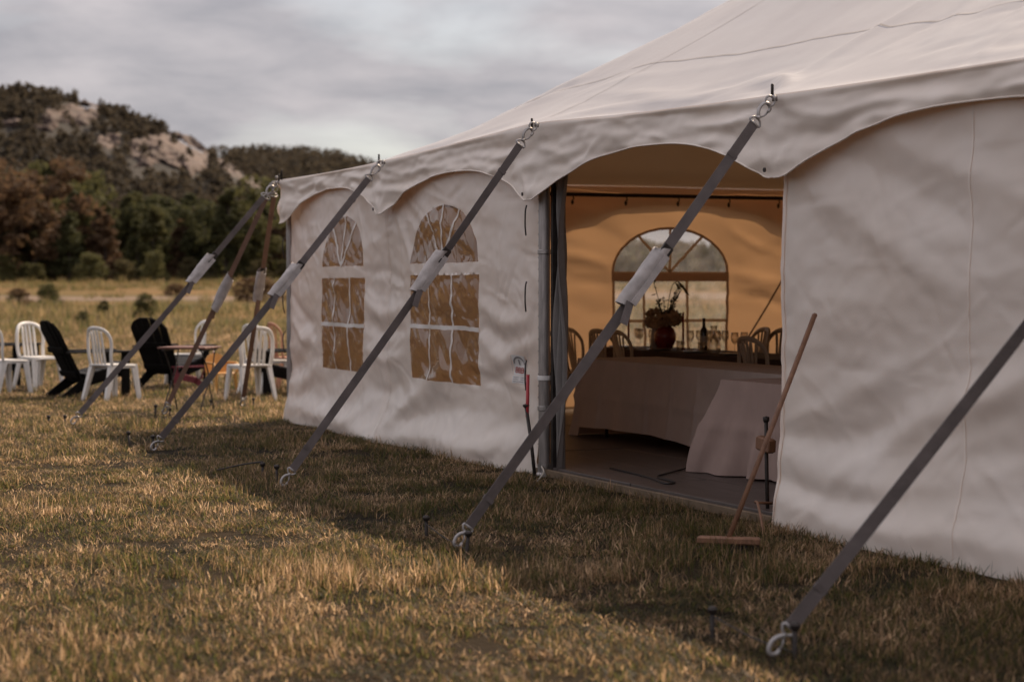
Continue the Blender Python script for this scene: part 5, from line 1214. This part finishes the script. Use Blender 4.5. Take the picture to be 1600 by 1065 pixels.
P = np.concatenate(Ps); S3 = np.concatenate(Sc); n_ = len(P); tall = fbm(P[:, 0] * .7, P[:, 1] * .7, 91, 3) + g_r.normal(size=n_) * .25
idx = np.where(tall > .42, g_r.integers(8, 12, n_), g_r.integers(0, 8, n_)); rot = np.stack([g_r.normal(size=n_) * .08, g_r.normal(size=n_) * .08, g_r.uniform(0, 6.28, n_)], 1)
scatter('grass', tufts, P, rot, S3, idx, 'patchy turf of dry straw and green blades around the tent', 'grass')
weeds = [make_tuft('weed_%d' % k, gr, 46, .35, .12, .42 + .06 * k, .022, .7, M['weeds']) for k in range(6)]
Ps = []; Sc = []
for (ya, yb, dens, k) in ((44, 62, 2.4, .8), (62, 90, 1.6, 1.0), (90, 140, .55, 1.2), (140, 212, .22, 1.5)):
    wid = .34 * yb; n_ = int((yb - ya) * 2 * wid * dens); x = g_r.uniform(-wid, wid, n_); y = g_r.uniform(ya, yb, n_); pat = fbm(x * .06, y * .10, 171, 3)
    band = np.where((y > 100) & (y < 158), .10, 1.0); keep = g_r.random(n_) < np.clip(.55 + 1.3 * pat, .03, 1) * band; x = x[keep]; y = y[keep]
    Ps.append(np.stack([x, y, ground_z(x, y)], 1)); h = k * g_r.uniform(.5, 1.3, len(x)) * sstep(42, 56, y); Sc.append(np.stack([k * np.ones(len(x)), k * np.ones(len(x)), h], 1))
P = np.concatenate(Ps); S3 = np.concatenate(Sc); n_ = len(P); rot = np.stack([0 * P[:, 0], 0 * P[:, 0], g_r.uniform(0, 6.28, n_)], 1)
scatter('meadow_weeds', weeds, P, rot, S3, g_r.integers(0, 6, n_), 'tall rough weeds covering the meadow behind the chairs', 'weeds')
# shrubs standing in the meadow
sh = [(-28.8, 112, 1.0, 1.5, 'fol_rust', 'low brown shrub at the far left of the meadow'), (-26.6, 110, 1.3, 1.6, 'fol_green', 'green shrub beside the low brown shrub on the meadow'), (-12.6, 66, 1.05, .8, 'fol_green', 'small green shrub on the meadow above the middle white chair'), (-15.3, 72, .75, .5, 'fol_green', 'smallest green shrub left on the meadow above the chairs'),
      (-13.4, 60, .55, .6, 'fol_green', 'low green shrub on the meadow, nearest the black chairs'), (-16.0, 120, 1.6, 3.2, 'fol_rust', 'wide rusty shrub on the meadow beside the tent corner straps'), (-14.0, 126, 1.4, 2.2, 'fol_olive', 'olive shrub on the meadow just left of the tent corner'), (-24.5, 140, 1.0, 1.6, 'fol_rust', 'small rusty shrub in the far middle of the meadow')]
for (x, y, h, w, fl_, l_) in sh:
    mt, me = TREES[('bush', 'fol_green')][0]; root = thing('meadow_shrub', l_, 'shrub', (x, y, gz(x, y) - .05), x, 'shrubs on the meadow'); root.scale = (w / 7, w / 7, h / 9)
    for nm, d in (('stem', mt), ('foliage', me)):
        o = bpy.data.objects.new(nm, d.copy() if nm == 'foliage' else d); COL.objects.link(o); o.parent = root
        if nm == 'foliage': o.data.materials[0] = M[fl_]
